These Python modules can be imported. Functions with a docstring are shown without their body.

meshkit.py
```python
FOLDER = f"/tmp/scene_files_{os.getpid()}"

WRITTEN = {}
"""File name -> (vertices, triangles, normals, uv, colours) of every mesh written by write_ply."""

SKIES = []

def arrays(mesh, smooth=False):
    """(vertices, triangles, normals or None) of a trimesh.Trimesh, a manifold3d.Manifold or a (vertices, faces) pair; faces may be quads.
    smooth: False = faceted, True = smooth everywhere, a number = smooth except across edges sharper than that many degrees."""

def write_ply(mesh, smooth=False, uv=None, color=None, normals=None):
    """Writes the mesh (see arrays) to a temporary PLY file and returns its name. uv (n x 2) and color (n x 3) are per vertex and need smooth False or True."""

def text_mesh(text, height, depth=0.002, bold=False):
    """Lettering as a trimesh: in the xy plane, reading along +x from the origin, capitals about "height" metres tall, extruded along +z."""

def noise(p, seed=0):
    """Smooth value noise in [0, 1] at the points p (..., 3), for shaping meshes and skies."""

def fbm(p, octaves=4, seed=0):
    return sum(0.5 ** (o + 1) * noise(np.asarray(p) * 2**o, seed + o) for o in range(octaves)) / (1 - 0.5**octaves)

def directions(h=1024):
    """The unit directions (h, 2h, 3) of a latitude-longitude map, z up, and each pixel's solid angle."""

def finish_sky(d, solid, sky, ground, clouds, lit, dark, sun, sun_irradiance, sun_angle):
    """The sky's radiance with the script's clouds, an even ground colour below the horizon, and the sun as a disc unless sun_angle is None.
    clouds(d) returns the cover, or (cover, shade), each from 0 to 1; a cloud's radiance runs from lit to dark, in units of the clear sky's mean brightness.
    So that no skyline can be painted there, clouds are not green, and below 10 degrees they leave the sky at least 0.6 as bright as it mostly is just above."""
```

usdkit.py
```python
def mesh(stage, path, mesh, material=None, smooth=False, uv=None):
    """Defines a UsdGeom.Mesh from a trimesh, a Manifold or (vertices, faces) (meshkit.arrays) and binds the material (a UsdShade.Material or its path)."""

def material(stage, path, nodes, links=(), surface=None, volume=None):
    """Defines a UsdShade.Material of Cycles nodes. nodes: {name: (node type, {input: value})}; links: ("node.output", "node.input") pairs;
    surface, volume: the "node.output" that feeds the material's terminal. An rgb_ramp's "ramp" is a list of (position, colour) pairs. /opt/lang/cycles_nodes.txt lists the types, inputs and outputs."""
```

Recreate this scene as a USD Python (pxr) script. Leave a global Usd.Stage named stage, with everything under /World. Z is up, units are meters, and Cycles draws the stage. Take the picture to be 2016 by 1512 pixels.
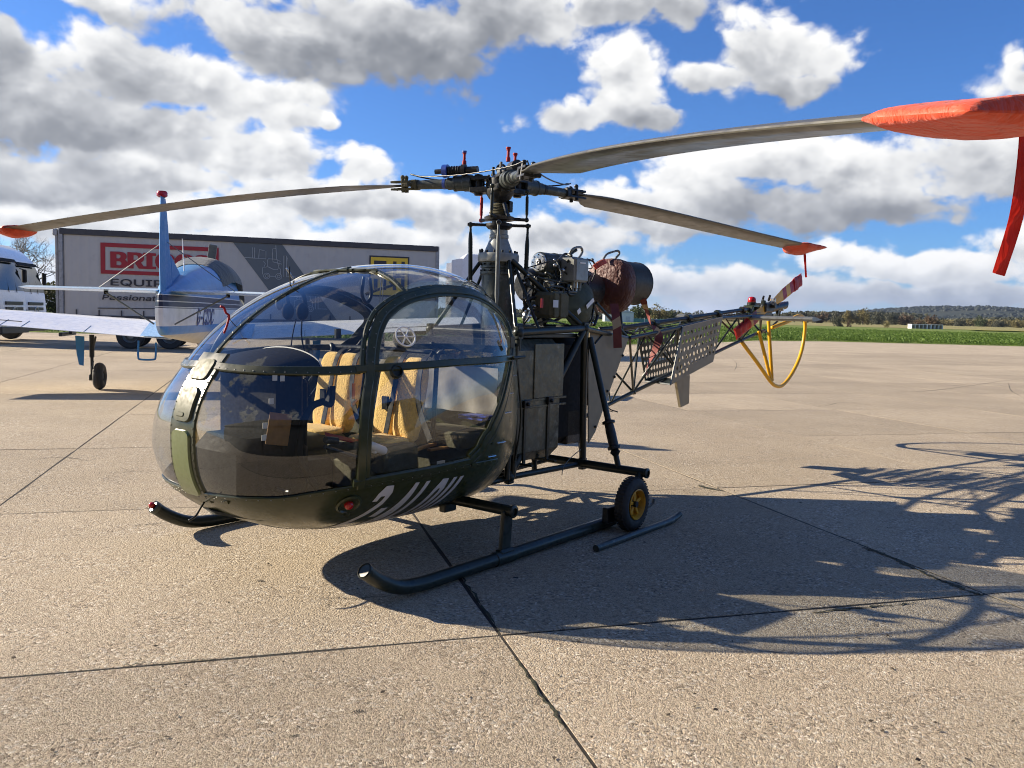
import math, random
import numpy as np, trimesh, usdkit, meshkit
from shapely.geometry import Polygon, Point, box as sbox
from shapely.ops import unary_union
from pxr import Usd, UsdGeom, UsdLux, UsdShade, Gf, Sdf, Vt

stage = Usd.Stage.CreateInMemory()
UsdGeom.Xform.Define(stage, '/World')
PI = math.pi
rng = np.random.default_rng(7)

# ------------------------------------------------------------------ camera, sky, sun, exposure
FPX, CAM_H = 1647.0, 1.603                       # focal length in pixels of a 2016 px wide picture, eye height
PITCH, ROLL = math.atan((756 - 623.3) / FPX), 0.0262
_c, _s = math.cos(ROLL), math.sin(ROLL)
_cp, _sp = math.cos(PITCH), math.sin(PITCH)
def _cam(x, z, y=1.0):                           # camera-space (right, up, forward) to world
    x, z = _c * x - _s * z, _s * x + _c * z
    return np.array([x, _cp * y + _sp * z, -_sp * y + _cp * z])
right, up, fwd = _cam(1, 0, 0), _cam(0, 1, 0), _cam(0, 0, 1)
EYE = np.array([0, 0, CAM_H])
camera = UsdGeom.Camera.Define(stage, '/World/camera')
camera.CreateHorizontalApertureAttr(36.0)
camera.CreateVerticalApertureAttr(27.0)
camera.CreateFocalLengthAttr(36.0 * FPX / 2016)
camera.CreateClippingRangeAttr(Gf.Vec2f(0.05, 60000))
camera.CreateExposureAttr(1.3)
camera.AddTransformOp().Set(Gf.Matrix4d(*right, 0, *up, 0, *(-fwd), 0, *EYE, 1))

SUN_EL, SUN_AZ = math.radians(24.2), math.radians(284.3)          # azimuth from +y towards +x
sun_dir = np.array([math.cos(SUN_EL) * math.sin(SUN_AZ), math.cos(SUN_EL) * math.cos(SUN_AZ), math.sin(SUN_EL)])
sun = UsdLux.DistantLight.Define(stage, '/World/sun')
sun.CreateIntensityAttr(1.25)
sun.CreateAngleAttr(0.5)
sun.CreateNormalizeAttr(True)
sun.CreateColorAttr(Gf.Vec3f(1.0, 0.86, 0.68))
_z = sun_dir; _x = np.cross([0, 0, 1], _z); _x /= np.linalg.norm(_x); _y = np.cross(_z, _x)
sun.AddTransformOp().Set(Gf.Matrix4d(*_x, 0, *_y, 0, *_z, 0, 0, 0, 0, 1))
sun.GetPrim().SetCustomDataByKey('kind', 'structure')

# pixel helpers: they turn a place seen in the photograph into a point on a known real plane
def ray(u, v):
    return _cam((u - 1008) / FPX, (756 - v) / FPX)
def ground_at(u, v, z=0.0):
    d = ray(u, v); return EYE + d * ((z - CAM_H) / d[2])
class Frame:
    """A thing's own frame: x along, y to its left, z up, standing at o on the ground."""
    def __init__(self, o, xdir):
        self.o = np.array([o[0], o[1], o[2] if len(o) > 2 else 0.0], float)
        x = np.array([xdir[0], xdir[1], 0.0]); x /= np.linalg.norm(x)
        self.R = np.stack([x, [-x[1], x[0], 0], [0, 0, 1]])
    def loc(self, p): return self.R @ (np.asarray(p, float) - self.o)
    def world(self, p): return self.o + np.asarray(p, float) @ self.R
    def hit(self, u, v, axis, val):
        e = self.R @ (EYE - self.o); d = self.R @ ray(u, v)
        return e + d * ((val - e[axis]) / d[axis])
    def X(self, u, v, x): return self.hit(u, v, 0, x)
    def Y(self, u, v, y=0.0): return self.hit(u, v, 1, y)
    def Z(self, u, v, z=0.0): return self.hit(u, v, 2, z)
    def matrix(self):
        return Gf.Matrix4d(*self.R[0], 0, *self.R[1], 0, *self.R[2], 0, *self.o, 1)

# ---- the sky: single scattering blue with heaped cumulus built from noise
def sky():
    N, L = {}, []
    def n(name, kind, **kw): N[name] = (kind, kw); return name
    def link(a, b): L.append((a, b))
    n('tc', 'texture_coordinate')
    n('sky', 'sky_texture', sky_type='single_scattering', sun_disc=False, sun_elevation=SUN_EL, sun_rotation=SUN_AZ, air_density=1.0, aerosol_density=0.3, ozone_density=4.0, altitude=300.0)
    n('sep', 'separate_xyz'); link('tc.generated', 'sep.vector')
    blobs = [  # centre and radii (pixels of the photograph) of the cloud masses, and how dark their bulk is
        (600, 75, 300, 100, .8), (800, 70, 170, 100, .95), (430, 30, 120, 50, .4), (330, 165, 270, 80, .55), (90, 230, 280, 90, .85), (520, 185, 140, 50, .3), (-30, 110, 70, 130, .95), 
        (280, 255, 260, 60, .75), (440, 300, 230, 60, .5), (90, 350, 300, 75, .8), (560, 235, 90, 40, .3), (300, 345, 190, 45, .55),
        (735, 325, 80, 52, .05), (650, 395, 290, 55, .55), (430, 425, 330, 55, .3), (600, 475, 700, 55, .4), (880, 430, 120, 45, .45), (60, 440, 260, 50, .3),
        (1225, 135, 100, 85, .2), (1120, 225, 110, 40, .35), (1270, 235, 90, 32, .75), (1215, 205, 105, 55, .4),
        (1530, 105, 140, 75, .35), (1410, 150, 70, 34, .3), (1560, 165, 85, 32, .6), (1340, 10, 110, 52, .4),
        (1065, 30, 130, 60, .6), (960, 15, 110, 75, .8), (1190, 15, 140, 40, .5),
        (1560, 325, 160, 62, .1), (1380, 340, 130, 60, .1), (1300, 410, 190, 62, .35), (1500, 410, 270, 62, .7), (1720, 330, 220, 70, .3), (1930, 320, 170, 75, .45), (1720, 400, 220, 55, .8),
        (1080, 465, 230, 45, .5), (1840, 520, 260, 40, .15), (1420, 560, 380, 45, .4), (2010, 480, 90, 55, .2), (1750, 580, 560, 36, .75), (1000, 560, 700, 60, .4),
        (2020, 150, 60, 60, .05), (190, 5, 60, 26, .3), (300, 555, 520, 50, .35), (640, 245, 40, 20, .1)]
    # gently warped direction
    n('w', 'noise_texture', scale=11.0, detail=4.0, roughness=0.55); link('tc.generated', 'w.vector')
    n('wc', 'vector_math', math_type='multiply_add', vector2=(.075, 0.0, .055), vector3=(-.0375, 0.0, -.0275)); link('w.color', 'wc.vector1')
    n('q', 'vector_math', math_type='add'); link('tc.generated', 'q.vector1'); link('wc.vector', 'q.vector2')
    prev = dark = None
    for i, (u, v, ru, rv, dk) in enumerate(blobs):
        d = ray(u, v); k = FPX / np.linalg.norm(d); d = d / np.linalg.norm(d); sx, sz = k * .97 / ru, k * .97 / rv
        b = n('b%d' % i, 'mapping', mapping_type='point', location=(-d[0] * sx, 0.0, -d[2] * sz), scale=(sx, 0.0, sz)); link('q.vector', b + '.vector')
        l = n('l%d' % i, 'vector_math', math_type='length'); link(b + '.vector', l + '.vector1')
        # bulk darkness, kept to the lower side of each mass
        sp = n('s%d' % i, 'separate_xyz'); link(b + '.vector', sp + '.vector')
        e = n('e%d' % i, 'math', math_type='multiply_add', value2=-.60, value3=dk); link(sp + '.z', e + '.value1')
        if prev is None: prev, dark = l + '.value', e + '.value'
        else:
            c = n('c%d' % i, 'math', math_type='subtract'); link(prev, c + '.value1'); link(l + '.value', c + '.value2')
            f = n('f%d' % i, 'map_range', range_type='smoothstep', from_min=-.35, from_max=.35, to_min=0., to_max=1.); link(c + '.value', f + '.value')
            x = n('x%d' % i, 'mix_float'); link(f + '.result', x + '.fac'); link(dark, x + '.a'); link(e + '.value', x + '.b'); dark = x + '.result'; N[x] = ('mix_float', dict(use_clamp=False))
            m = n('m%d' % i, 'math', math_type='minimum'); link(prev, m + '.value1'); link(l + '.value', m + '.value2'); prev = m + '.value'
    # beyond the picture's sides and behind the camera: broken cumulus from noise, unseen, its cover thinned to lessen shadow fill
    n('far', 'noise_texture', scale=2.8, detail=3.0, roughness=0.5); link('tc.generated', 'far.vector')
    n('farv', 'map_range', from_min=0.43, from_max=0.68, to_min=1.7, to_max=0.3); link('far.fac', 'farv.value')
    n('axm', 'vector_math', math_type='multiply', vector2=(1.0, 0.0, 1.25)); link('tc.generated', 'axm.vector1')
    n('ax', 'vector_math', math_type='length'); link('axm.vector', 'ax.vector1')
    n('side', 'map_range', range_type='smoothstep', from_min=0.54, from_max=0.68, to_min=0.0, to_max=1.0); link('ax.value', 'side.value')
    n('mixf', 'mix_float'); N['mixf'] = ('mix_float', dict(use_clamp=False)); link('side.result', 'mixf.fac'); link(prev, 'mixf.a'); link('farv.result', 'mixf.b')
    n('mixd', 'mix_float', b=.55); N['mixd'] = ('mix_float', dict(use_clamp=False, b=.55)); link('side.result', 'mixd.fac'); link(dark, 'mixd.a')
    def billow(t, off, det):
        n('p' + t, 'mapping', mapping_type='point', location=(off[0], 0, off[1]), scale=(1.0, 1.0, 1.35)); link('tc.generated', 'p%s.vector' % t)
        n('n' + t, 'noise_texture', scale=13.0, detail=det, roughness=0.54, distortion=0.25); link('p%s.vector' % t, 'n%s.vector' % t)
        n('v' + t, 'voronoi_texture', feature='f1', scale=34.0, detail=1.0, roughness=.5); n('pq' + t, 'vector_math', math_type='multiply_add', vector2=(.03, .03, .03)); link('n%s.color' % t, 'pq%s.vector1' % t); link('p%s.vector' % t, 'pq%s.vector3' % t); link('pq%s.vector' % t, 'v%s.vector' % t)
        n('a' + t, 'math', math_type='multiply_add', value2=-.17); link('v%s.distance' % t, 'a%s.value1' % t); link('n%s.fac' % t, 'a%s.value3' % t); return 'a%s.value' % t
    A = billow('A', (0, 0), 8.0); A2 = billow('C', (0, 0), 4.5); B = billow('B', (-.012, .026), 3.0)
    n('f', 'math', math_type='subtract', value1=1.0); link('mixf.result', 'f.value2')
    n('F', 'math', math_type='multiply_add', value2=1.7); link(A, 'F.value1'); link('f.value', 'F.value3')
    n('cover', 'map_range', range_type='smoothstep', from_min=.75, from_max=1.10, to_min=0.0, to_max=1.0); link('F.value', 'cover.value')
    n('wisp', 'math', math_type='power', value2=1.25); link('cover.result', 'wisp.value1')
    n('df', 'math', math_type='subtract'); link(A2, 'df.value1'); link(B, 'df.value2')
    n('rel', 'math', math_type='multiply_add', value2=.85, value3=0.97); link('df.value', 'rel.value1')
    n('lf', 'noise_texture', scale=6.0, detail=3.0); link('q.vector', 'lf.vector')
    n('dk', 'math', math_type='multiply_add', value2=-.56); link('mixd.result', 'dk.value1'); link('rel.value', 'dk.value3')
    n('dk2', 'math', math_type='multiply_add', value2=.55); link('lf.fac', 'dk2.value1'); link('dk.value', 'dk2.value3')
    n('edge', 'map_range', range_type='smoothstep', from_min=.8, from_max=1.5, to_min=.06, to_max=-.10); link('F.value', 'edge.value')
    n('tone', 'math', math_type='add'); link('dk2.value', 'tone.value1'); link('edge.result', 'tone.value2')
    n('ts', 'math', math_type='multiply_add', value2=1.0, value3=-.22, use_clamp=True); link('tone.value', 'ts.value1')
    n('ramp', 'rgb_ramp', ramp=[(p, tuple(8.2 * x for x in c)) for p, c in ((0.12, (.19, .205, .235)), (0.36, (.30, .315, .345)), (0.58, (.52, .535, .56)), (0.78, (.82, .825, .83)), (1.0, (1.06, 1.05, 1.03)))]); link('ts.value', 'ramp.fac')
    n('tint', 'mix_color', blend_type='multiply', fac=1.0, b=(0.44,0.80,1.28)); link('sky.color', 'tint.a')
    n('mix', 'mix_color'); link('wisp.value', 'mix.fac'); link('tint.result', 'mix.a'); link('ramp.color', 'mix.b')
    n('low', 'map_range', range_type='smoothstep', from_min=0.0, from_max=0.085, to_min=0.55, to_max=0.0); link('sep.z', 'low.value')
    n('hz', 'mix_color', b=tuple(8.2 * x for x in (.36, .44, .58))); link('low.result', 'hz.fac'); link('mix.result', 'hz.a')
    n('bg', 'background_shader', strength=0.05); link('hz.result', 'bg.color')
    return usdkit.material(stage, '/World/Looks/sky', N, L, surface='bg.background')
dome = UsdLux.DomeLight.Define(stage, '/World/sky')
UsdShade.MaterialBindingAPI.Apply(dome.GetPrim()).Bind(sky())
dome.GetPrim().SetCustomDataByKey('kind', 'structure')

# ------------------------------------------------------------------ materials
MATS = {}
def mat(name, nodes, links, surface='p.BSDF'):
    MATS[name] = usdkit.material(stage, '/World/Looks/' + name, nodes, links, surface=surface); return MATS[name]
def plain(name, col, rough=.5, metal=0., coat=0., var=.25, scale=6., bump=0., bscale=60., spec=.5, dirt=None, sheen=0., detail=5.):
    """A paint, metal, rubber or cloth whose colour and gloss vary a little over the surface."""
    c = np.array(col, float)
    N = {'tc': ('texture_coordinate', {}), 'n': ('noise_texture', dict(scale=scale, detail=detail, roughness=.6)),
         'r': ('rgb_ramp', dict(ramp=[(.25, tuple(c * (1 - var))), (.75, tuple(c * (1 + var)))])),
         'rr': ('map_range', dict(from_min=.3, from_max=.7, to_min=max(.02, rough - .1), to_max=min(1, rough + .12), clamp=True)),
         'n2': ('noise_texture', dict(scale=scale * 3.7, detail=4.)),
         'p': ('principled_bsdf', dict(metallic=metal, coat_weight=coat, coat_roughness=.06, specular_ior_level=spec, sheen_weight=sheen))}
    L = [('tc.object', 'n.vector'), ('tc.object', 'n2.vector'), ('n.fac', 'r.fac'), ('n2.fac', 'rr.value'), ('rr.result', 'p.roughness')]
    if dirt is not None:
        N['n3'] = ('noise_texture', dict(scale=scale * 1.7, detail=8., roughness=.7))
        N['dm'] = ('map_range', dict(range_type='smoothstep', from_min=.52, from_max=.72, to_min=0., to_max=.75))
        N['dx'] = ('mix_color', dict(b=dirt))
        L += [('tc.object', 'n3.vector'), ('n3.fac', 'dm.value'), ('dm.result', 'dx.fac'), ('r.color', 'dx.a'), ('dx.result', 'p.base_color')]
    else:
        L.append(('r.color', 'p.base_color'))
    if bump:
        N['bn'] = ('noise_texture', dict(scale=bscale, detail=4.)); N['b'] = ('bump', dict(strength=min(1., bump), distance=.01))
        L += [('tc.object', 'bn.vector'), ('bn.fac', 'b.height'), ('b.normal', 'p.normal')]
    return mat(name, N, L)

plain('olive_paint', (.028, .034, .013), .30, coat=.12, var=.25, scale=3., dirt=(.040, .040, .024), bump=.05, bscale=9., spec=.4)
plain('black_paint', (.011, .016, .0115), .36, coat=.06, var=.35, scale=5., dirt=(.026, .026, .022), spec=.4)
plain('panel_green', (.085, .115, .035), .3, coat=.5, var=.12, scale=4.)
plain('hatch_metal', (.060, .066, .040), .5, metal=.1, var=.25, scale=9., bump=.08, bscale=18., spec=.2)
plain('tank_metal', (.070, .073, .055), .30, metal=.45, var=.45, scale=7., dirt=(.20, .20, .17), bump=.10, bscale=7.)
plain('cone_grey', (.22, .235, .225), .4, metal=.2, var=.2, scale=8., dirt=(.12, .12, .11))
plain('grey_metal', (.15, .16, .152), .38, metal=.35, var=.2, scale=8., dirt=(.10, .10, .095))
plain('gearbox_paint', (.042, .052, .048), .38, metal=.2, var=.25, scale=9., dirt=(.17, .18, .17))
plain('bright_metal', (.55, .56, .56), .25, metal=.95, var=.15, scale=12.)
plain('dark_metal', (.022, .024, .025), .38, metal=.5, var=.4, scale=14., dirt=(.10, .095, .085))
plain('rubber', (.018, .018, .018), .75, var=.25, scale=10., bump=.2)
plain('wheel_yellow', (.58, .30, .02), .4, var=.15, scale=14., dirt=(.16, .09, .02))
plain('guard_yellow', (.58, .30, .006), .42, coat=.05, var=.12, scale=5., spec=.3)
plain('blade_paint', (.076, .073, .056), .36, coat=.1, var=.14, scale=3., dirt=(.078, .074, .058))
plain('beige_panel', (.20, .165, .10), .5, var=.12, scale=3., dirt=(.17, .145, .095))
plain('drum_metal', (.040, .040, .033), .5, metal=.35, var=.28, scale=18., bump=.12, bscale=80.)
plain('red_paint', (.30, .012, .018), .45, var=.15, spec=.3)
plain('blue_paint', (.02, .06, .30), .35, coat=.3, var=.12)
plain('white_paint', (.74, .75, .76), .35, var=.05, coat=.2)
plain('letter_grey', (.50, .50, .52), .4, var=.06, coat=.2)
plain('sheepskin', (.90, .59, .17), .95, var=.2, scale=40., bump=1., bscale=95., sheen=.4)
plain('seat_cloth', (.085, .080, .045), .85, var=.25, scale=14., bump=.4, bscale=40.)
plain('grey_cloth', (.24, .23, .215), .85, var=.12, scale=7., bump=.5, bscale=9.)
plain('webbing', (.012, .013, .015), .7, var=.2, spec=.25)
plain('orange_tag', (.85, .25, .01), .5, var=.05)
plain('tan_leather', (.28, .14, .035), .6, var=.2, scale=20.)
plain('console_black', (.007, .0075, .008), .75, var=.3, scale=10., spec=.18)
plain('blue_folder', (.03, .07, .40), .4, var=.1)
plain('paper', (.75, .74, .70), .7, var=.05)
plain('floor_dark', (.016, .018, .012), .75, var=.4, scale=8.)
def cloth(name, col, back, bs=(14., 90.), st=.9, trans=.35):
    c = np.array(col, float)
    mat(name, {'tc': ('texture_coordinate', {}), 'n': ('noise_texture', dict(scale=7., detail=6., distortion=.8)), 'r': ('rgb_ramp', dict(ramp=[(.25, tuple(c * .8)), (.75, tuple(c * 1.15))])),
        'm': ('mapping', dict(mapping_type='point', scale=(1., 1., .35))), 'bn': ('noise_texture', dict(scale=bs[0], detail=7., distortion=1.6)), 'b': ('bump', dict(strength=st, distance=.03)),
        'p': ('principled_bsdf', dict(roughness=.55, sheen_weight=.15)), 't': ('translucent_bsdf', dict(color=back)), 'x': ('mix_closure', dict(fac=trans))},
        [('tc.object', 'n.vector'), ('tc.object', 'm.vector'), ('m.vector', 'bn.vector'), ('n.fac', 'r.fac'), ('r.color', 'p.base_color'), ('bn.fac', 'b.height'), ('b.normal', 'p.normal'), ('b.normal', 't.normal'), ('p.BSDF', 'x.closure1'), ('t.BSDF', 'x.closure2')], surface='x.closure')

cloth('cover_orange', (.66, .062, .012), (.35, .03, .01), trans=.06, st=.8)
cloth('cover_maroon', (.088, .023, .016), (.1, .02, .02), bs=(17., 90.), st=.55, trans=.03)
cloth('streamer_red', (.62, .025, .015), (.5, .02, .01), st=.4)
cloth('tail_red', (.40, .012, .03), (.35, .01, .02), st=.8, trans=.15)
cloth('canvas_green', (.022, .038, .039), (.02, .03, .03), bs=(5., 40.), st=.7, trans=.05)
mat('streamer_striped', {'tc': ('texture_coordinate', {}), 's': ('separate_xyz', {}), 'a': ('math', dict(math_type='multiply_add', value2=.8)), 'w': ('math', dict(math_type='multiply', value2=3.4)),
    'f': ('math', dict(math_type='fraction')), 'c': ('math', dict(math_type='greater_than', value2=.76)), 'm': ('mix_color', dict(a=(.15, .030, .024), b=(.42, .30, .17))),
    'bn': ('noise_texture', dict(scale=30., detail=4.)), 'b': ('bump', dict(strength=.4, distance=.01)), 'p': ('principled_bsdf', dict(roughness=.7))},
    [('tc.object', 's.vector'), ('s.x', 'a.value1'), ('s.z', 'a.value3'), ('a.value', 'w.value1'), ('w.value', 'f.value1'), ('f.value', 'c.value1'), ('c.value', 'm.fac'), ('m.result', 'p.base_color'), ('tc.object', 'bn.vector'), ('bn.fac', 'b.height'), ('b.normal', 'p.normal')])
def glass(name, tint, base=.05, gain=.95, rough=.012):
    mat(name, {'lw': ('layer_weight', dict(blend=.5)), 'pw': ('math', dict(math_type='power', value2=4.2)), 'ma': ('math', dict(math_type='multiply_add', value2=gain, value3=base, use_clamp=True)),
               't': ('transparent_bsdf', dict(color=tint)), 'g': ('glossy_bsdf', dict(color=(.95, .97, 1.), roughness=rough)), 'm': ('mix_closure', {})},
        [('lw.facing', 'pw.value1'), ('pw.value', 'ma.value1'), ('ma.value', 'm.fac'), ('t.BSDF', 'm.closure1'), ('g.BSDF', 'm.closure2')], surface='m.closure')
mat('perspex', {'lw': ('layer_weight', dict(blend=.5)), 'pw': ('math', dict(math_type='power', value2=4.2)), 'ma': ('math', dict(math_type='multiply_add', value2=1., value3=.082, use_clamp=True)),
    't': ('transparent_bsdf', dict(color=(.78, .80, .80))), 'g': ('glossy_bsdf', dict(color=(.95, .97, 1.), roughness=.012)), 'm': ('mix_closure', {}),
    'tc': ('texture_coordinate', {}), 'mp': ('mapping', dict(mapping_type='point', scale=(9., 9., 1.6), rotation=(.35, .5, 0.))), 'sn': ('noise_texture', dict(scale=3., detail=9., roughness=.75, distortion=.6)), 'sf': ('noise_texture', dict(scale=1.6, detail=4.)),
    'sm': ('map_range', dict(range_type='smoothstep', from_min=.52, from_max=.80, to_min=.001, to_max=.035)), 'sx': ('math', dict(math_type='multiply')), 'df': ('diffuse_bsdf', dict(color=(.6, .6, .58))), 'o': ('mix_closure', {})},
    [('lw.facing', 'pw.value1'), ('pw.value', 'ma.value1'), ('ma.value', 'm.fac'), ('t.BSDF', 'm.closure1'), ('g.BSDF', 'm.closure2'), ('tc.object', 'mp.vector'), ('mp.vector', 'sn.vector'), ('tc.object', 'sf.vector'), ('sn.fac', 'sm.value'), ('sm.result', 'sx.value1'), ('sf.fac', 'sx.value2'), ('sx.value', 'o.fac'), ('m.closure', 'o.closure1'), ('df.BSDF', 'o.closure2')], surface='o.closure')
glass('window_glass', (.05, .06, .06), .06, .7, .03)
glass('screen_glass', (.12, .15, .15), .16, .6, .05)
mat('red_lens', {'p': ('principled_bsdf', dict(base_color=(.34, .006, .008), roughness=.2, coat_weight=.2))}, [])

# concrete: exposed aggregate, worn and stained
def concrete():
    N = {'g': ('geometry', {}), 'oi': ('object_info', {}),
         'v': ('voronoi_texture', dict(feature='f1', scale=78., randomness=1.)), 'v2': ('voronoi_texture', dict(feature='f1', scale=165.)), 've': ('noise_texture', dict(scale=17., detail=5., roughness=.7, distortion=1.2)),
         'n1': ('noise_texture', dict(scale=.5, detail=6., roughness=.6)), 'n2': ('noise_texture', dict(scale=120., detail=4., roughness=.7)), 'n3': ('noise_texture', dict(scale=2.6, detail=10., roughness=.7)), 'n4': ('noise_texture', dict(scale=28., detail=5., roughness=.65)),
         'vs': ('separate_color', {}), 'vs2': ('separate_color', {}), 
         'stone': ('rgb_ramp', dict(ramp=[(0., (0.132, 0.106, 0.078)), (.20, (0.258, 0.211, 0.150)), (.45, (0.378, 0.310, 0.219)), (.70, (0.471, 0.393, 0.282)), (.88, (0.372, 0.344, 0.286)), (1., (0.724, 0.655, 0.528))])),
         'grit': ('rgb_ramp', dict(ramp=[(0., (0.186, 0.150, 0.103)), (.5, (0.395, 0.328, 0.230)), (1., (0.548, 0.472, 0.355))])),
         'm1': ('mix_color', {}), 'pm': ('map_range', dict(range_type='smoothstep', from_min=.42, from_max=.60, to_min=.15, to_max=.85)),
         'st': ('map_range', dict(range_type='smoothstep', from_min=.34, from_max=.68, to_min=.90, to_max=1.06)), 'm2': ('mix_color', dict(blend_type='multiply', fac=1.)),
         'sl': ('map_range', dict(from_min=0., from_max=1., to_min=.86, to_max=1.07)), 'm3': ('mix_color', dict(blend_type='multiply', fac=1.)),
         'pit': ('map_range', dict(range_type='smoothstep', from_min=.58, from_max=.74, to_min=1., to_max=.50)), 'm4': ('mix_color', dict(blend_type='multiply', fac=1.)),
         'chip': ('map_range', dict(range_type='smoothstep', from_min=.69, from_max=.73, to_min=1., to_max=.38)), 'm5': ('mix_color', dict(blend_type='multiply', fac=1.)),
         'ns': ('mapping', dict(mapping_type='point', scale=(.5, 1.3, 1.), rotation=(0., 0., .29))), 'n5': ('noise_texture', dict(scale=.9, detail=8., roughness=.72)), 'spot': ('map_range', dict(range_type='smoothstep', from_min=.60, from_max=.76, to_min=1., to_max=.72)), 'm6': ('mix_color', dict(blend_type='multiply', fac=1.)),
         'h0': ('math', dict(math_type='multiply', value2=-.55)), 'h1': ('math', dict(math_type='multiply_add', value2=-.55)), 'h2': ('math', dict(math_type='multiply_add', value2=.55)), 'h3': ('math', dict(math_type='multiply_add', value2=.6)),
         'b': ('bump', dict(strength=.9, distance=.009)), 'p': ('principled_bsdf', dict(roughness=.85, specular_ior_level=.3))}
    L = [('g.position', k + '.vector') for k in ('v', 'v2', 've', 'n1', 'n2', 'n3', 'n4', 'ns')] + [('ns.vector', 'n5.vector'),
        ('v.color', 'vs.color'), ('vs.r', 'stone.fac'), ('v2.color', 'vs2.color'), ('vs2.g', 'grit.fac'), ('n3.fac', 'pm.value'), ('pm.result', 'm1.fac'), ('stone.color', 'm1.a'), ('grit.color', 'm1.b'),
        ('n1.fac', 'st.value'), ('m1.result', 'm2.a'), ('st.result', 'm2.b'), ('oi.random', 'sl.value'), ('m2.result', 'm3.a'), ('sl.result', 'm3.b'),
        ('n4.fac', 'pit.value'), ('m3.result', 'm4.a'), ('pit.result', 'm4.b'), ('ve.fac', 'chip.value'), ('m4.result', 'm5.a'), ('chip.result', 'm5.b'),
        ('n5.fac', 'spot.value'), ('m5.result', 'm6.a'), ('spot.result', 'm6.b'), ('m6.result', 'p.base_color'),
        ('v.distance', 'h0.value1'), ('v2.distance', 'h1.value1'), ('h0.value', 'h1.value3'), ('n2.fac', 'h2.value1'), ('h1.value', 'h2.value3'), ('n4.fac', 'h3.value1'), ('h2.value', 'h3.value3'), ('h3.value', 'b.height'), ('b.normal', 'p.normal')]
    mat('concrete', N, L)
concrete()
plain('joint_dirt', (.022, .019, .014), .95, var=.5, scale=30., bump=.5)
plain('moss', (.030, .032, .016), .95, var=.6, scale=40., bump=.8)
plain('litter', (.06, .045, .03), .9, var=.6, scale=30.)
plain('asphalt', (.06, .06, .062), .9, var=.2, scale=20.)
def grassy(name, a, b, scale=.35, patch=None):
    N = {'g': ('geometry', {}), 'n': ('noise_texture', dict(scale=scale, detail=8., roughness=.65)), 'n2': ('noise_texture', dict(scale=9., detail=6., roughness=.7)), 'ad': ('math', dict(math_type='multiply_add', value2=.5)), 'hf': ('math', dict(math_type='multiply', value2=.5)),
         'r': ('rgb_ramp', dict(ramp=[(.3, a), (.7, b)])), 'b': ('bump', dict(strength=1., distance=.12)), 'p': ('principled_bsdf', dict(roughness=.9, specular_ior_level=.15))}
    mat(name, N, [('g.position', 'n.vector'), ('g.position', 'n2.vector'), ('n.fac', 'hf.value1'), ('n2.fac', 'ad.value1'), ('hf.value', 'ad.value3'), ('ad.value', 'r.fac'), ('r.color', 'p.base_color'), ('n2.fac', 'b.height'), ('b.normal', 'p.normal')])
grassy('crop_ground', (.07, .115, .022), (.20, .25, .06), .12)
grassy('far_field', (.18, .17, .07), (.30, .27, .12), .02)
grassy('yellow_field', (.36, .38, .06), (.48, .46, .09), .05)
grassy('hill_ground', (.012, .020, .016), (.040, .045, .028), .012)
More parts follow.
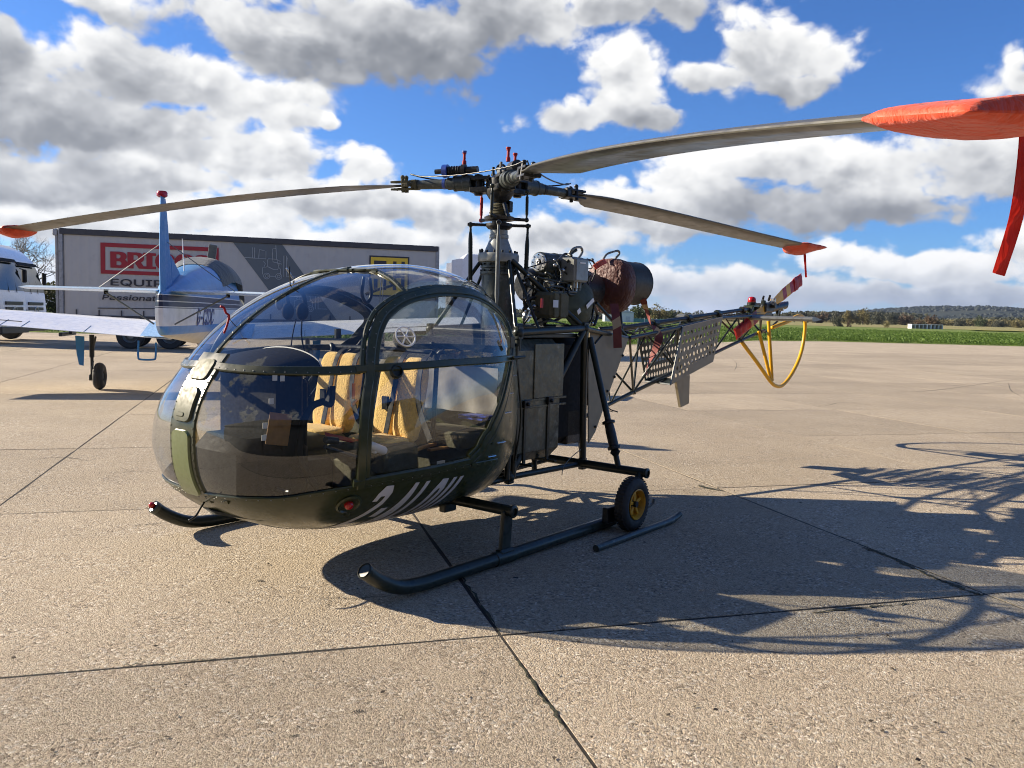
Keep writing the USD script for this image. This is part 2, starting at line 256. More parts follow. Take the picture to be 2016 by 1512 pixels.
def leafmat(name, a, b, trans=.3, hue=None):
    mat(name, {'g': ('geometry', {}), 'n': ('noise_texture', dict(scale=.6, detail=4.)), 'ri': ('math', dict(math_type='multiply_add', value2=.55)), 'r': ('rgb_ramp', dict(ramp=[(.25, a), (.85, b)])), 'hf': ('math', dict(math_type='multiply', value2=.6)),
               'd': ('principled_bsdf', dict(roughness=.65, specular_ior_level=.3)), 't': ('translucent_bsdf', {}), 'x': ('mix_closure', dict(fac=trans))},
        [('g.position', 'n.vector'), ('g.random_per_island', 'ri.value1'), ('n.fac', 'hf.value1'), ('hf.value', 'ri.value3'), ('ri.value', 'r.fac'), ('r.color', 'd.base_color'), ('r.color', 't.color'), ('d.BSDF', 'x.closure1'), ('t.BSDF', 'x.closure2')], surface='x.closure')
leafmat('crop_leaf', (.085, .15, .022), (.26, .37, .065), .35)
leafmat('hill_leaf', (.012, .020, .017), (.030, .036, .026), .1)
leafmat('leaf_green', (.045, .066, .024), (.12, .14, .05), .25)
leafmat('leaf_autumn', (.16, .14, .06), (.32, .27, .12), .3)
leafmat('leaf_russet', (.10, .070, .045), (.18, .12, .075), .25)
leafmat('leaf_far', (.060, .066, .046), (.125, .12, .075), .2)
leafmat('leaf_hedge', (.05, .055, .018), (.15, .13, .04), .3)
plain('bark', (.10, .08, .062), .9, var=.3, scale=6.)
plain('twig', (.20, .165, .13), .85, var=.2, scale=6.)

# ------------------------------------------------------------------ mesh helpers
def unit(v): v = np.asarray(v, float); return v / max(np.linalg.norm(v), 1e-12)
class MB:
    """Collects shapes that belong to ONE part."""
    def __init__(self): self.v, self.f = [], []
    def add(self, v, f):
        v, f = np.asarray(v, float), np.asarray(f, int)
        if f.shape[1] == 4: f = np.vstack([f[:, [0, 1, 2]], f[:, [0, 2, 3]]])
        self.v.append(v); self.f.append(f); return self
    def mesh(self, m, T=None):
        m = m.copy()
        if T is not None: m.apply_transform(T)
        return self.add(m.vertices, m.faces)
    def tube(self, pts, r, n=10, cap=True, closed=False):
        P = np.asarray(pts, float); k = len(P); R = np.broadcast_to(np.asarray(r, float), (k,))
        T = np.gradient(P, axis=0) if k > 2 else np.repeat((P[1] - P[0])[None], 2, 0)
        if closed: T = np.roll(P, -1, 0) - np.roll(P, 1, 0)
        T = T / np.linalg.norm(T, axis=1, keepdims=True)
        a = unit(np.cross(T[0], [0.31, 0.17, 1.0] if abs(T[0][2]) < .95 else [1, 0, 0])); rings = []
        for i in range(k):
            a = unit(a - T[i] * (a @ T[i])); b = np.cross(T[i], a)
            t = np.arange(n) / n * 2 * PI
            rings.append(P[i] + R[i] * (np.cos(t)[:, None] * a + np.sin(t)[:, None] * b))
        V = np.vstack(rings); F = []
        for i in range(k if closed else k - 1):
            o, q = i * n, ((i + 1) % k) * n
            for j in range(n): F.append([o + j, o + (j + 1) % n, q + (j + 1) % n, q + j])
        F = np.array(F); F = np.vstack([F[:, [0, 1, 2]], F[:, [0, 2, 3]]])
        if cap and not closed:
            V = np.vstack([V, P[0], P[-1]]); c0, c1 = k * n, k * n + 1
            F = np.vstack([F, [[c0, (j + 1) % n, j] for j in range(n)], [[c1, (k - 1) * n + j, (k - 1) * n + (j + 1) % n] for j in range(n)]])
        return self.add(V, F)
    def bend(self, pts, r, n=10, steps=6, cap=True):
        return self.tube(smooth_path(pts, steps), r, n, cap)
    def box(self, c, s, R=None, ch=.12):
        """A box with chamfered edges; s full sizes, R rows = its axes."""
        s = np.asarray(s, float); b = min(s) * ch; h = s / 2; V = []
        for ax in range(3):
            for sg in np.ndindex(2, 2, 2):
                g = np.array(sg) * 2 - 1; p = g * (h - b); p[ax] = g[ax] * h[ax]; V.append(p)
        m = trimesh.Trimesh(np.array(V), np.zeros((0, 3), int), process=False).convex_hull
        V = np.asarray(m.vertices) @ (np.eye(3) if R is None else np.asarray(R)) + np.asarray(c)
        return self.add(V, m.faces)
    def lathe(self, prof, o=(0, 0, 0), d=(0, 0, 1), n=24):
        """prof: (radius, height along d) pairs."""
        d = unit(d); a = unit(np.cross(d, [1, 0, 0] if abs(d[0]) < .9 else [0, 1, 0])); b = np.cross(d, a)
        t = np.arange(n) / n * 2 * PI; ring = np.cos(t)[:, None] * a + np.sin(t)[:, None] * b
        V = np.vstack([np.asarray(o) + r * ring + h * d for r, h in prof]); F = []
        for i in range(len(prof) - 1):
            for j in range(n): F.append([i * n + j, i * n + (j + 1) % n, (i + 1) * n + (j + 1) % n, (i + 1) * n + j])
        return self.add(V, F)
    def cyl(self, p0, p1, r, n=18, lip=0.):
        p0, p1 = np.asarray(p0, float), np.asarray(p1, float); L = np.linalg.norm(p1 - p0); e = min(r, L) * .12
        return self.lathe([(0, 0), (r - e, 0), (r, e), (r, L - e), (r - e, L), (0, L)], p0, p1 - p0, n)
    def prism(self, poly, o, ex, ey, th):
        """A flat plate of outline poly (or shapely polygon) in the plane o, ex, ey, th thick, centred on the plane."""
        g = poly if hasattr(poly, 'exterior') else Polygon(poly)
        m = trimesh.creation.extrude_polygon(g, th, engine='earcut'); ex, ey = np.asarray(ex, float), np.asarray(ey, float); ez = unit(np.cross(ex, ey))
        V = m.vertices; return self.add(np.asarray(o) + V[:, :1] * ex + V[:, 1:2] * ey + (V[:, 2:] - th / 2) * ez, m.faces)
    def ball(self, c, r, sub=1, s=(1, 1, 1)):
        m = trimesh.creation.icosphere(sub, 1.0); return self.add(m.vertices * r * np.asarray(s) + np.asarray(c), m.faces)
    def torus(self, c, d, R, r, n=28, k=10, sq=1.):
        d = unit(d); prof = [(R + r * math.cos(t), sq * r * math.sin(t)) for t in np.linspace(0, 2 * PI, k + 1)]
        return self.lathe(prof, c, d, n)
    def strip(self, pts, nrm, w, t, off=0.):
        """A flat bar w wide and t thick laid along pts on a surface of normals nrm."""
        P = np.asarray(pts, float); N = np.asarray(nrm, float); T = np.gradient(P, axis=0); B = np.cross(N, T); B /= np.linalg.norm(B, axis=1, keepdims=True)
        w = np.broadcast_to(np.asarray(w, float), (len(P),))[:, None]
        e = min(t * .4, .006)
        ring = [P - B * w / 2 + N * off, P - B * w / 2 + N * (off + t - e), P - B * (w / 2 - e) + N * (off + t), P + B * (w / 2 - e) + N * (off + t), P + B * w / 2 + N * (off + t - e), P + B * w / 2 + N * off]
        k, m = len(P), 6; V = np.stack(ring, 1).reshape(-1, 3); F = []
        for i in range(k - 1):
            for j in range(m): F.append([i * m + j, (i + 1) * m + j, (i + 1) * m + (j + 1) % m, i * m + (j + 1) % m])
        F = np.array(F); F = np.vstack([F[:, [0, 1, 2]], F[:, [0, 2, 3]], [[0, j, j + 1] for j in range(1, m - 1)], [[(k - 1) * m, (k - 1) * m + j + 1, (k - 1) * m + j] for j in range(1, m - 1)]])
        return self.add(V, F)
    def grid(self, G, flip=False):
        """A sheet from an (a, b, 3) array of points."""
        a, b = G.shape[:2]; i = np.arange(a * b).reshape(a, b)
        F = np.stack([i[:-1, :-1], i[1:, :-1], i[1:, 1:], i[:-1, 1:]], -1).reshape(-1, 4)
        return self.add(G.reshape(-1, 3), F[:, ::-1] if flip else F)
    def mirror(self):
        """Adds the y-mirrored copy of everything collected so far."""
        for v, f in list(zip(self.v, self.f)): self.v.append(v * [1, -1, 1]); self.f.append(f[:, ::-1])
        return self
    def get(self):
        o = np.cumsum([0] + [len(v) for v in self.v[:-1]])
        return np.vstack(self.v), np.vstack([f + k for f, k in zip(self.f, o)])
def smooth_path(pts, steps=6):
    P = np.asarray(pts, float)
    if len(P) < 3: return P
    Q = np.vstack([2 * P[0] - P[1], P, 2 * P[-1] - P[-2]]); out = []
    for i in range(1, len(Q) - 2):
        for t in np.arange(steps) / steps:
            a, b, c, d = Q[i - 1], Q[i], Q[i + 1], Q[i + 2]
            out.append(.5 * (2 * b + (c - a) * t + (2 * a - 5 * b + 4 * c - d) * t * t + (3 * b - a - 3 * c + d) * t ** 3))
    return np.array(out + [P[-1]])
TAKEN = {}
def free(parent, name):
    k = (parent, name); TAKEN[k] = TAKEN.get(k, -1) + 1
    return parent + '/' + name + ('_%03d' % TAKEN[k] if TAKEN[k] else '')
def path_of(x): return x if isinstance(x, str) else str(x.GetPath())
def tag(p, label=None, cat=None, group=None, kind=None):
    for k, x in (('label', label), ('category', cat), ('group', group), ('kind', kind)):
        if x: p.SetCustomDataByKey(k, x)
    return p
def part(parent, name, mb, material, smooth=35, label=None, kind=None):
    """One mesh under its thing (or under a part of it)."""
    m = mb.get() if isinstance(mb, MB) else mb
    p = usdkit.mesh(stage, free(path_of(parent), name), m, MATS[material], smooth=smooth).GetPrim()
    return tag(p, label, kind=kind)
def thing(name, label, cat, frame=None, group=None, kind=None):
    x = UsdGeom.Xform.Define(stage, free('/World', name))
    if frame is not None: x.AddTransformOp().Set(frame.matrix())
    return tag(x.GetPrim(), label, cat, group, kind)
def single(name, mb, material, label=None, cat=None, group=None, kind=None, smooth=35, frame=None):
    p = part('/World', name, mb, material, smooth); tag(p, label, cat, group, kind)
    if frame is not None: UsdGeom.Xformable(p).AddTransformOp().Set(frame.matrix())
    return p
def text2d(s, h, depth=.004, bold=True):
    return meshkit.text_mesh(s, h, depth, bold)

# ------------------------------------------------------------------ ground: slabs of the apron, crop field, far land
JE = np.array([math.cos(math.radians(16.4)), math.sin(math.radians(16.4)), 0]); JN = np.array([-JE[1], JE[0], 0])
apron = thing('apron', None, None, kind='structure')
edge = [(-140, 40), (-60, 46), (-10, 48), (6, 52), (14, 62), (22, 76), (30, 81), (50, 82), (140, 84)]         # where concrete ends and the crop begins
part(apron, 'joint_bed', MB().grid(np.array([[[x, y, -.0028] for y in (-12, 48)] for x in (-62, 62)], float), True), 'joint_dirt', False)
far_line = lambda x: np.interp(x, [p[0] for p in edge], [p[1] for p in edge])
g_far = Polygon([(-140, -40), (140, -40)] + edge[::-1])
S_OFF = [-2.03 + 3.165 * i for i in range(-17, 2)] + [4.19 + 3.1 * i for i in range(15)]; T_OFF = [3.94 + 3.17 * j for j in range(-3, 13)]
slabs = []
for j in range(len(T_OFF) - 1):
    for i in range(len(S_OFF) - 1):
        c = JE * (S_OFF[i] + S_OFF[i + 1]) / 2 + JN * (T_OFF[j] + T_OFF[j + 1]) / 2
        if c[1] < -2.5 or abs(c[0]) > 4.2 + .68 * max(c[1], 0): continue
        slabs.append((i, j))
cover_poly = []
for i, j in slabs:
    g = .005 + .005 * rng.random(); jit = lambda: (rng.random() - .5) * .012
    c4 = [(S_OFF[i] + g, T_OFF[j] + g), (S_OFF[i + 1] - g, T_OFF[j] + g), (S_OFF[i + 1] - g, T_OFF[j + 1] - g), (S_OFF[i] + g, T_OFF[j + 1] - g)]
    # each side gets a slightly ragged edge, worn down to the joint
    ring = []
    for k in range(4):
        a, b = np.array(c4[k]), np.array(c4[(k + 1) % 4])
        for t in (0, .17, .36, .52, .7, .86): 
            inn = (np.array([(S_OFF[i] + S_OFF[i + 1]) / 2, (T_OFF[j] + T_OFF[j + 1]) / 2]) - (a + (b - a) * t)); inn /= np.linalg.norm(inn)
            ring.append(a + (b - a) * t + inn * (0 if t == 0 else rng.random() ** 3 * .009))
    ring = np.array(ring); cen = ring.mean(0); n = len(ring)
    dz = (rng.random() - .5) * .003
    inner = ring + (cen - ring) / np.linalg.norm(cen - ring, axis=1, keepdims=True) * .0006
    W = lambda q, z: JE * q[0] + JN * q[1] + np.array([0, 0, z])
    V = [W(q, dz) for q in inner] + [W(q, dz - .0015) for q in ring] + [W(q, -.02) for q in ring] + [W(cen, dz)]
    F = []
    for k in range(n):
        k2 = (k + 1) % n
        F += [[3 * n, k, k2], [k, n + k, n + k2], [k, n + k2, k2], [n + k, 2 * n + k, 2 * n + k2], [n + k, 2 * n + k2, n + k2]]
    part(apron, 'concrete_slab', (np.array(V), np.array(F)), 'concrete', False)
    cover_poly.append(Polygon([(W(q, 0)[0], W(q, 0)[1]) for q in c4]).buffer(.03))
rest = g_far.difference(unary_union(cover_poly).buffer(-.035))
m = trimesh.creation.triangulate_polygon(max(getattr(rest, 'geoms', [rest]), key=lambda q: q.area), engine='earcut')
part(apron, 'far_concrete', (np.c_[m[0], np.full(len(m[0]), -.0014)], m[1]), 'concrete', False)

# cracks across slabs, dirt and moss in the joints, a seam along the far edge
rj = np.random.default_rng(31)
def crack(px, w, name='crack', m='joint_dirt', z=.0035, rag=.6):
    P = np.array([ground_at(u, v, z) for u, v in px]); P = smooth_path(P, 10) if len(P) > 2 else np.array([P[0] + (P[1] - P[0]) * t for t in np.linspace(0, 1, 24)])
    T = unit_n(np.gradient(P, axis=0)); B = np.cross(T, [0, 0, 1.]); n = len(P); jit = rj.normal(size=n) * .006; ww = w * (1 - rag + rag * 2 * rj.random(n)) * np.sin(np.linspace(.05, PI - .05, n)) ** .4
    return part(apron, name, MB().grid(np.stack([P + B * (jit - ww / 2)[:, None], P + B * (jit + ww / 2)[:, None]], 1)), m, False)
def unit_n(v): return v / np.linalg.norm(v, axis=-1, keepdims=True)
for px, w in (([(622, 1180), (655, 1176), (700, 1178), (770, 1172)], .006), ([(640, 1196), (652, 1180)], .006), ([(1380, 800), (1470, 806), (1560, 802)], .014), ([(1620, 800), (1660, 792), (1710, 797)], .014), ([(1700, 768), (1820, 770), (1960, 752), (2016, 745)], .018), ([(1985, 752), (1990, 768), (2010, 780)], .016),
              ([(1440, 705), (1450, 716), (1446, 730)], .016), ([(1840, 762), (1900, 757)], .015), ([(1230, 690), (1330, 700), (1420, 697)], .02), ([(690, 1402), (705, 1399), (718, 1402)], .012), ([(570, 1452), (585, 1444)], .012), ([(1010, 1136), (1020, 1138)], .03), ([(505, 1142), (520, 1144)], .02), ([(60, 905), (120, 900), (180, 907)], .012), ([(255, 1035), (330, 1028)], .008)): crack(px, w)
for px, w in (([(1700, 1077), (1750, 1095), (1800, 1118), (1850, 1142)], .035), ([(1850, 1140), (1900, 1160), (1935, 1172)], .03), ([(1375, 955), (1400, 962), (1425, 966)], .05), ([(1600, 1205), (1700, 1196), (1800, 1186)], .02), ([(240, 1310), (330, 1303), (420, 1297)], .010), ([(905, 1130), (950, 1195), (985, 1245)], .012), ([(1010, 1290), (1060, 1360), (1110, 1430)], .011)): crack(px, w, 'joint_moss', 'moss', .005, .8)
q = np.array([[x, float(far_line(x)) - 2.2] for x in np.linspace(-70, 120, 120)]); part(apron, 'edge_seam', MB().grid(np.stack([np.c_[q, np.full(120, .0)], np.c_[q + [0, .22], np.full(120, .0)]], 1), True), 'joint_dirt', False)
lv, lf = [], []
for k in range(260):
    u, v = (1400 + 60 * rj.normal(), 960 + 5 * rj.normal()) if k < 60 else (2016 * rj.random(), 830 + 680 * rj.random()); c = ground_at(u, v, .006); a = rj.random() * 6.28; e = np.array([math.cos(a), math.sin(a), .1]); b = np.array([-math.sin(a), math.cos(a), .3 * rj.normal()]); l = .006 + .010 * rj.random(); n0 = len(lv) * 4
    lv.append([c - e * l, c + b * l * .5, c + e * l, c - b * l * .5]); lf.append([n0, n0 + 1, n0 + 2, n0 + 3])
single('leaf_litter', (np.array(lv).reshape(-1, 3), np.array(lf)), 'litter', kind='stuff', smooth=False)

# ------------------------------------------------------------------ helicopter (x towards its nose, y to its port side, mast at the origin)
HA = math.radians(37.92)
HF = Frame((-.139, 6.941), (-math.sin(HA), -math.cos(HA)))
H = lambda u, v, y=0.0: HF.Y(u, v, y)
heli = thing('helicopter', 'dark olive helicopter with a clear bubble cabin and open lattice tail boom', 'helicopter', HF)

# the cabin's skin as a surface: u runs from the starboard rear round the nose to the port rear, s from belly to roof
ZC, HU, HL, X0, AX, WM, XR = .9, 1.05, .70, 1.2, 1.61, .97, .70
def skin(u, s, off=0.0):
    u, s = np.asarray(u, float), np.asarray(s, float)
    k = np.minimum(np.abs(np.sin(s * PI / 2)), 1); up = s >= 0
    z = ZC + np.where(up, HU, HL) * np.sin(s * PI / 2)
    p, r = np.where(up, 1.75, 3.0), np.where(up, 2.6, 2.2)
    q = 2.25 + .7 * np.clip((1.25 - z) / .45, 0, 1) ** 1.0
    XF = X0 + AX * np.maximum(1 - k ** p, 0) ** (1 / p); W = WM * np.maximum(1 - k ** r, 0) ** (1 / r)
    a = np.abs(u); th = np.minimum(a / .72, 1) * PI / 2
    x = X0 + (XF - X0) * np.maximum(np.cos(th), 0) ** (2 / q); y = W * np.sin(th) ** (2 / q)
    b = np.clip((a - .72) / .28, 0, 1); x = x - (X0 - XR) * b; y = y * (1 - .20 * b ** 1.6); z = z - .07 * b ** 2 * np.clip((z - 1.2) / .7, 0, 1)
    P = np.stack([x, np.sign(u) * y, z], -1)
    if off: P = P + off * skin_n(u, s)
    return P
def skin_n(u, s, e=2e-3):
    s = np.clip(s, -.985, .985)
    uc = np.where(np.abs(u) < .012, np.where(u < 0, -.012, .012), u)
    a = skin(np.clip(uc + e, -1, 1), s) - skin(np.clip(uc - e, -1, 1), s); b = skin(uc, s + e) - skin(uc, s - e)
    n = np.cross(a, b); n /= np.maximum(np.linalg.norm(n, axis=-1, keepdims=True), 1e-12)
    c = skin(uc, s) - np.array([1.4, 0, .9]); n *= np.sign((n * c).sum(-1, keepdims=True))
    m = np.abs(u) < .012
    return np.where(m[..., None], unit_rows(n * [1, 0, 1]), n)
def unit_rows(v): return v / np.maximum(np.linalg.norm(v, axis=-1, keepdims=True), 1e-12)
NU, NS = 181, 101
UU, SS = np.meshgrid(np.linspace(-1, 1, NU), np.linspace(-.995, .995, NS), indexing='ij')
GV = skin(UU, SS); _i = np.arange(NU * NS).reshape(NU, NS)
GQ = np.stack([_i[:-1, :-1], _i[1:, :-1], _i[1:, 1:], _i[:-1, 1:]], -1).reshape(-1, 4)
GP = GV.reshape(-1, 3); GT = np.vstack([GQ[:, [0, 1, 2]], GQ[:, [0, 2, 3]]])
UVG = np.stack([UU.ravel(), SS.ravel()], 1)
_A, _B, _C = GP[GT[:, 0]], GP[GT[:, 1]], GP[GT[:, 2]]
_e1, _e2 = _B - _A, _C - _A
HE = HF.R @ (EYE - HF.o)
def on_skin(u, v):
    """(u, s) of the near side of the cabin's skin where the photograph's pixel shows it."""
    d = HF.R @ ray(u, v); h = np.cross(d, _e2); a = (h * _e1).sum(1); a = np.where(np.abs(a) < 1e-12, 1e-12, a)
    q = HE - _A; bu = (q * h).sum(1) / a; qq = np.cross(q, _e1); bv = (qq @ d) / a; t = (qq * _e2).sum(1) / a
    ok = (bu >= -1e-6) & (bv >= -1e-6) & (bu + bv <= 1 + 1e-6) & (t > 0)
    if not ok.any():                              # off the outline: the nearest point of the skin to the ray
        dn = unit(d); r = GP - HE; k = np.argmin(np.linalg.norm(r - (r @ dn)[:, None] * dn, axis=1) - (GP[:, 1] > 0) * 1e-6); return UVG[k]
    i = np.argmin(np.where(ok, t, 1e9)); w = np.array([1 - bu[i] - bv[i], bu[i], bv[i]])
    return w @ UVG[GT[i]]
def line_on_skin(px, n=40, centre=False):
    us = np.array([on_skin(*p) for p in px])
    if centre: us = np.vstack([[0, us[0][1]], us])
    us = smooth_path(us, 8); d = np.r_[0, np.cumsum(np.linalg.norm(np.diff(skin(us[:, 0], us[:, 1]), axis=0), axis=1))]
    t = np.linspace(0, d[-1], n); return np.stack([np.interp(t, d, us[:, 0]), np.interp(t, d, us[:, 1])], 1)
def bar(mb, us, w, t, off=.002):
    return mb.strip(skin(us[:, 0], us[:, 1]), skin_n(us[:, 0], us[:, 1]), w, t, off)
def rivets(us, gap, r=.0045, side=0., off=.012, mb=None):
    P, N = skin(us[:, 0], us[:, 1]), skin_n(us[:, 0], us[:, 1]); mb = mb or MB()
    T = unit_rows(np.gradient(P, axis=0)); P = P + np.cross(N, T) * side
    d = np.r_[0, np.cumsum(np.linalg.norm(np.diff(P, axis=0), axis=1))]
    for t in np.arange(gap / 2, d[-1], gap):
        c = np.array([np.interp(t, d, P[:, k]) for k in range(3)]); nn = unit([np.interp(t, d, N[:, k]) for k in range(3)])
        mb.lathe([(r, 0), (r * .8, r * .5), (0, r * .75)], c + nn * off, nn, 6)
    return mb

hull_px = [(341, 957), (400, 971), (433, 977), (497, 982), (559, 981), (623, 971), (693, 960), (800, 940), (924, 915), (976, 905)]
hull_us = line_on_skin(hull_px, 90, True)
belt_px = [(400, 717), (470, 727), (560, 731), (640, 731), (708, 728)]
belt_us = line_on_skin(belt_px, 40, True)
belt2_px = [(700, 728), (760, 724), (850, 718), (930, 712), (1006, 705)]
belt2_us = line_on_skin(belt2_px, 30)
rib_u = np.stack([np.zeros(40), np.interp(np.linspace(0, 1, 40), [0, 1], [0, 1])], 1)
s_of = lambda z: 2 / PI * math.asin(np.clip((z - ZC) / (HU if z >= ZC else HL), -1, 1))
cross_px = [(745, 536), (772, 552), (797, 576)]
cross_us = line_on_skin(cross_px, 24)
arch_px = [(712, 728), (714, 690), (724, 642), (746, 607), (790, 580), (848, 567), (905, 569), (950, 585), (985, 615), (1003, 652), (1010, 700)]
arch_us = line_on_skin(arch_px, 60)
post_px = [(712, 728), (706, 770), (698, 870), (693, 962)]
post_us = line_on_skin(post_px, 24)
rear_px = [(1010, 700), (1004, 745), (992, 800), (974, 850), (948, 893), (926, 913)]
rear_us = line_on_skin(rear_px, 30)
sill_px = [(693, 958), (770, 944), (850, 929), (926, 912)]
sill_us = line_on_skin(sill_px, 24)
rib2_px = [(930, 545), (942, 560), (956, 582)]
rib2_us = line_on_skin(rib2_px, 16)

# split the skin into belly, panes and rear frame by where each little face lies
cu, cs = UVG[GQ].mean(1).T; cp = skin(cu, cs); au = np.abs(cu)
hull_s = np.interp(au, np.abs(hull_us[:, 0]), hull_us[:, 1])
bu = np.r_[belt_us, belt2_us]; o = np.argsort(bu[:, 0]); belt_s = np.interp(au, bu[o, 0], bu[o, 1])
door = Polygon(np.vstack([arch_us, rear_us[1:], sill_us[::-1][1:], post_us[::-1][1:-1]]))
from shapely import contains_xy
in_door = contains_xy(door, au, cs)
below = cs < hull_s
rear_uz = np.r_[rear_us[::-1]]
u_door_rear = np.interp(cs, rear_us[::-1][:, 1], rear_us[::-1][:, 0])
metal_rear = (~below) & (~in_door) & (cs < belt_s + .02) & (au > u_door_rear - .005) & (au > .6)
cs_pts = cross_us; roofcut = np.interp(cp[:, 0] * 0 + np.abs(cp[:, 1]), skin(cs_pts[:, 0], cs_pts[:, 1])[:, 1], skin(cs_pts[:, 0], cs_pts[:, 1])[:, 0])
below = below | ((cs < belt_s) & (~in_door) & (~metal_rear) & (au > .40) & (cs < np.interp(au, np.abs(hull_us[:, 0]), hull_us[:, 1]) + .2) & (au > np.interp(cs, post_us[::-1][:, 1], post_us[::-1][:, 0]) + .004))
roof = (~below) & (~in_door) & (~metal_rear) & (cs >= belt_s) & ((cp[:, 0] < roofcut) | (au > .72))
wind = (~below) & (~in_door) & (~metal_rear) & (cs >= belt_s) & ~roof
low = (~below) & (~in_door) & (~metal_rear) & (cs < belt_s)
strip_half = .125
def cut(mask, parent, name, material, **k):
    q = GQ[mask]; ids, inv = np.unique(q, return_inverse=True)
    return part(parent, name, (GP[ids], inv.reshape(-1, 4)), material, True, **k)
port, stbd = cp[:, 1] > 0, cp[:, 1] <= 0
in_strip = low & (np.abs(cp[:, 1]) < strip_half - .02) & (cp[:, 0] > 2)
belly = cut(below, heli, 'belly', 'olive_paint')
rearf = cut(metal_rear & port, heli, 'rear_frame', 'olive_paint'); cut(metal_rear & stbd, heli, 'rear_frame', 'olive_paint')
for side in (port, stbd):
    cut(wind & side, heli, 'windscreen_pane', 'perspex')
    cut(low & side & ~in_strip, heli, 'chin_pane', 'perspex')
cut(roof, heli, 'roof_pane', 'perspex')
nose = MB(); yy = np.linspace(-strip_half, strip_half, 13); z0, z1 = .50, 1.335
def nose_at(y, z):                               # the skin's front at a given y and z
    s = s_of(z); us = np.linspace(0, .72, 300); P = skin(us, np.full(300, s)); u = np.interp(abs(y), P[:, 1], us); return math.copysign(u, y), s
def nose_sheet(y0, y1, za, zb, off, rnd=0.):
    A = []
    for z in np.linspace(za, zb, 26):
        e = min(z - za, zb - z); sh = 0 if e >= rnd else rnd - math.sqrt(max(rnd ** 2 - (rnd - e) ** 2, 0))
        A.append([nose_at(y, z) for y in np.linspace(y0 + sh, y1 - sh, 11)])
    A = np.array(A); return skin(A[..., 0], A[..., 1], off)
def slab_on_nose(y0, y1, za, zb, o0, o1, rnd):
    a, b = nose_sheet(y0, y1, za, zb, o0, rnd), nose_sheet(y0 + .006, y1 - .006, za + .006, zb - .006, o1, rnd)
    mb = MB().grid(b, True)
    ring = lambda g: np.vstack([g[0], g[1:, -1], g[-1, ::-1][1:], g[::-1, 0][1:]])
    return mb.grid(np.stack([ring(a), ring(b)], 1), True)
ns = part(heli, 'nose_strip', slab_on_nose(-strip_half, strip_half, .49, 1.345, .0, .012, .0), 'olive_paint', 40)
rv = MB()
for y in (-.112, .112):
    us = np.array([nose_at(y, z) for z in np.linspace(.52, 1.32, 40)]); rivets(us, .045, .0055, 0, .012, rv)
part(ns, 'rivets', rv, 'hatch_metal', False, kind='stuff')
part(ns, 'green_panel', slab_on_nose(-.088, .088, .535, .915, .010, .024, .03), 'panel_green', 40, 'bright green lower nose panel')
part(ns, 'hatch', slab_on_nose(-.085, .085, .955, 1.15, .010, .026, .035), 'hatch_metal', 40)
part(ns, 'hatch', slab_on_nose(-.082, .085, 1.185, 1.305, .010, .022, .03), 'hatch_metal', 40)
part(ns, 'hatch_slot', slab_on_nose(-.055, .03, .98, 1.01, .024, .030, .012), 'hatch_metal', 40)
# bars of the glazing
both = lambda mb: mb.mirror()
def frame_bar(name, us, w, t, parent=heli, mirror=True, gap=.055, rv_r=.0045, off=.002, material='olive_paint', rv_side=(0.,)):
    mb = bar(MB(), us, w, t, off)
    if mirror and us[0][0] > .02:
        v_, f_ = mb.get(); part(parent, name, (v_ * [1, -1, 1], f_[:, ::-1]), material, 40); p = part(parent, name, mb, material, 40)
    else: p = part(parent, name, both(mb) if mirror else mb, material, 40)
    if gap:
        r = MB()
        for sd in rv_side: rivets(us, gap, rv_r, sd, off + t, r)
        part(p if path_of(parent).count('/') < 3 else parent, 'rivets', both(r) if mirror else r, 'grey_metal', False, kind='stuff')
    return p
frame_bar('belt_bar', belt_us, .052, .012, gap=.06, rv_side=(-.012,))
frame_bar('hull_bar', hull_us, .03, .010, gap=.07)
rib_us = np.array([[0, s_of(z)] for z in (1.335, 1.42, 1.5, 1.6, 1.68, 1.76, 1.82, 1.86, 1.885, 1.90)])
frame_bar('centre_rib', smooth_path(rib_us, 5), .032, .010, mirror=False, gap=.07)
_x = cross_us.copy(); _top = np.array([[_x[0][0] * .30, s_of(1.925)]]); 
frame_bar('roof_rib', cross_us, .035, .012)
xr = skin(cross_us[:1, 0], cross_us[:1, 1])[0]
cen = np.array([[xr[0] + (0 if k else 0), y, 0] for k, y in enumerate(np.linspace(-xr[1], xr[1], 11))]); ztop = skin(np.array([.0]), np.array([s_of(1.9)]))[0]
def roof_pt(x, y):                                # roof height above a plan point
    k = np.argmin((GP[:, 0] - x) ** 2 + (np.abs(GP[:, 1]) - abs(y)) ** 2 + (GP[:, 2] < 1.2) * 9); return UVG[k]
cen_us = []
for y in np.linspace(0, xr[1], 8):
    a = roof_pt(xr[0] + .06 * (1 - y / xr[1]), y); cen_us.append(a)
P = GP[[np.argmin(np.linalg.norm(UVG - a, axis=1)) for a in cen_us]]; P = smooth_path(P, 3); Pn = np.tile([.1, 0, 1.], (len(P), 1)); Pn[:, 1] = P[:, 1] * .8; Pn = unit_rows(Pn)
part(heli, 'roof_bow', both(MB().strip(P, Pn, .035, .012, .004)), 'olive_paint', 40)
frame_bar('rear_rib', rib2_us, .03, .010, gap=.04)
aw = np.array(arch_us); 
frame_bar('door_surround', np.vstack([arch_us, rear_us[1:]]), .030, .016, gap=0)
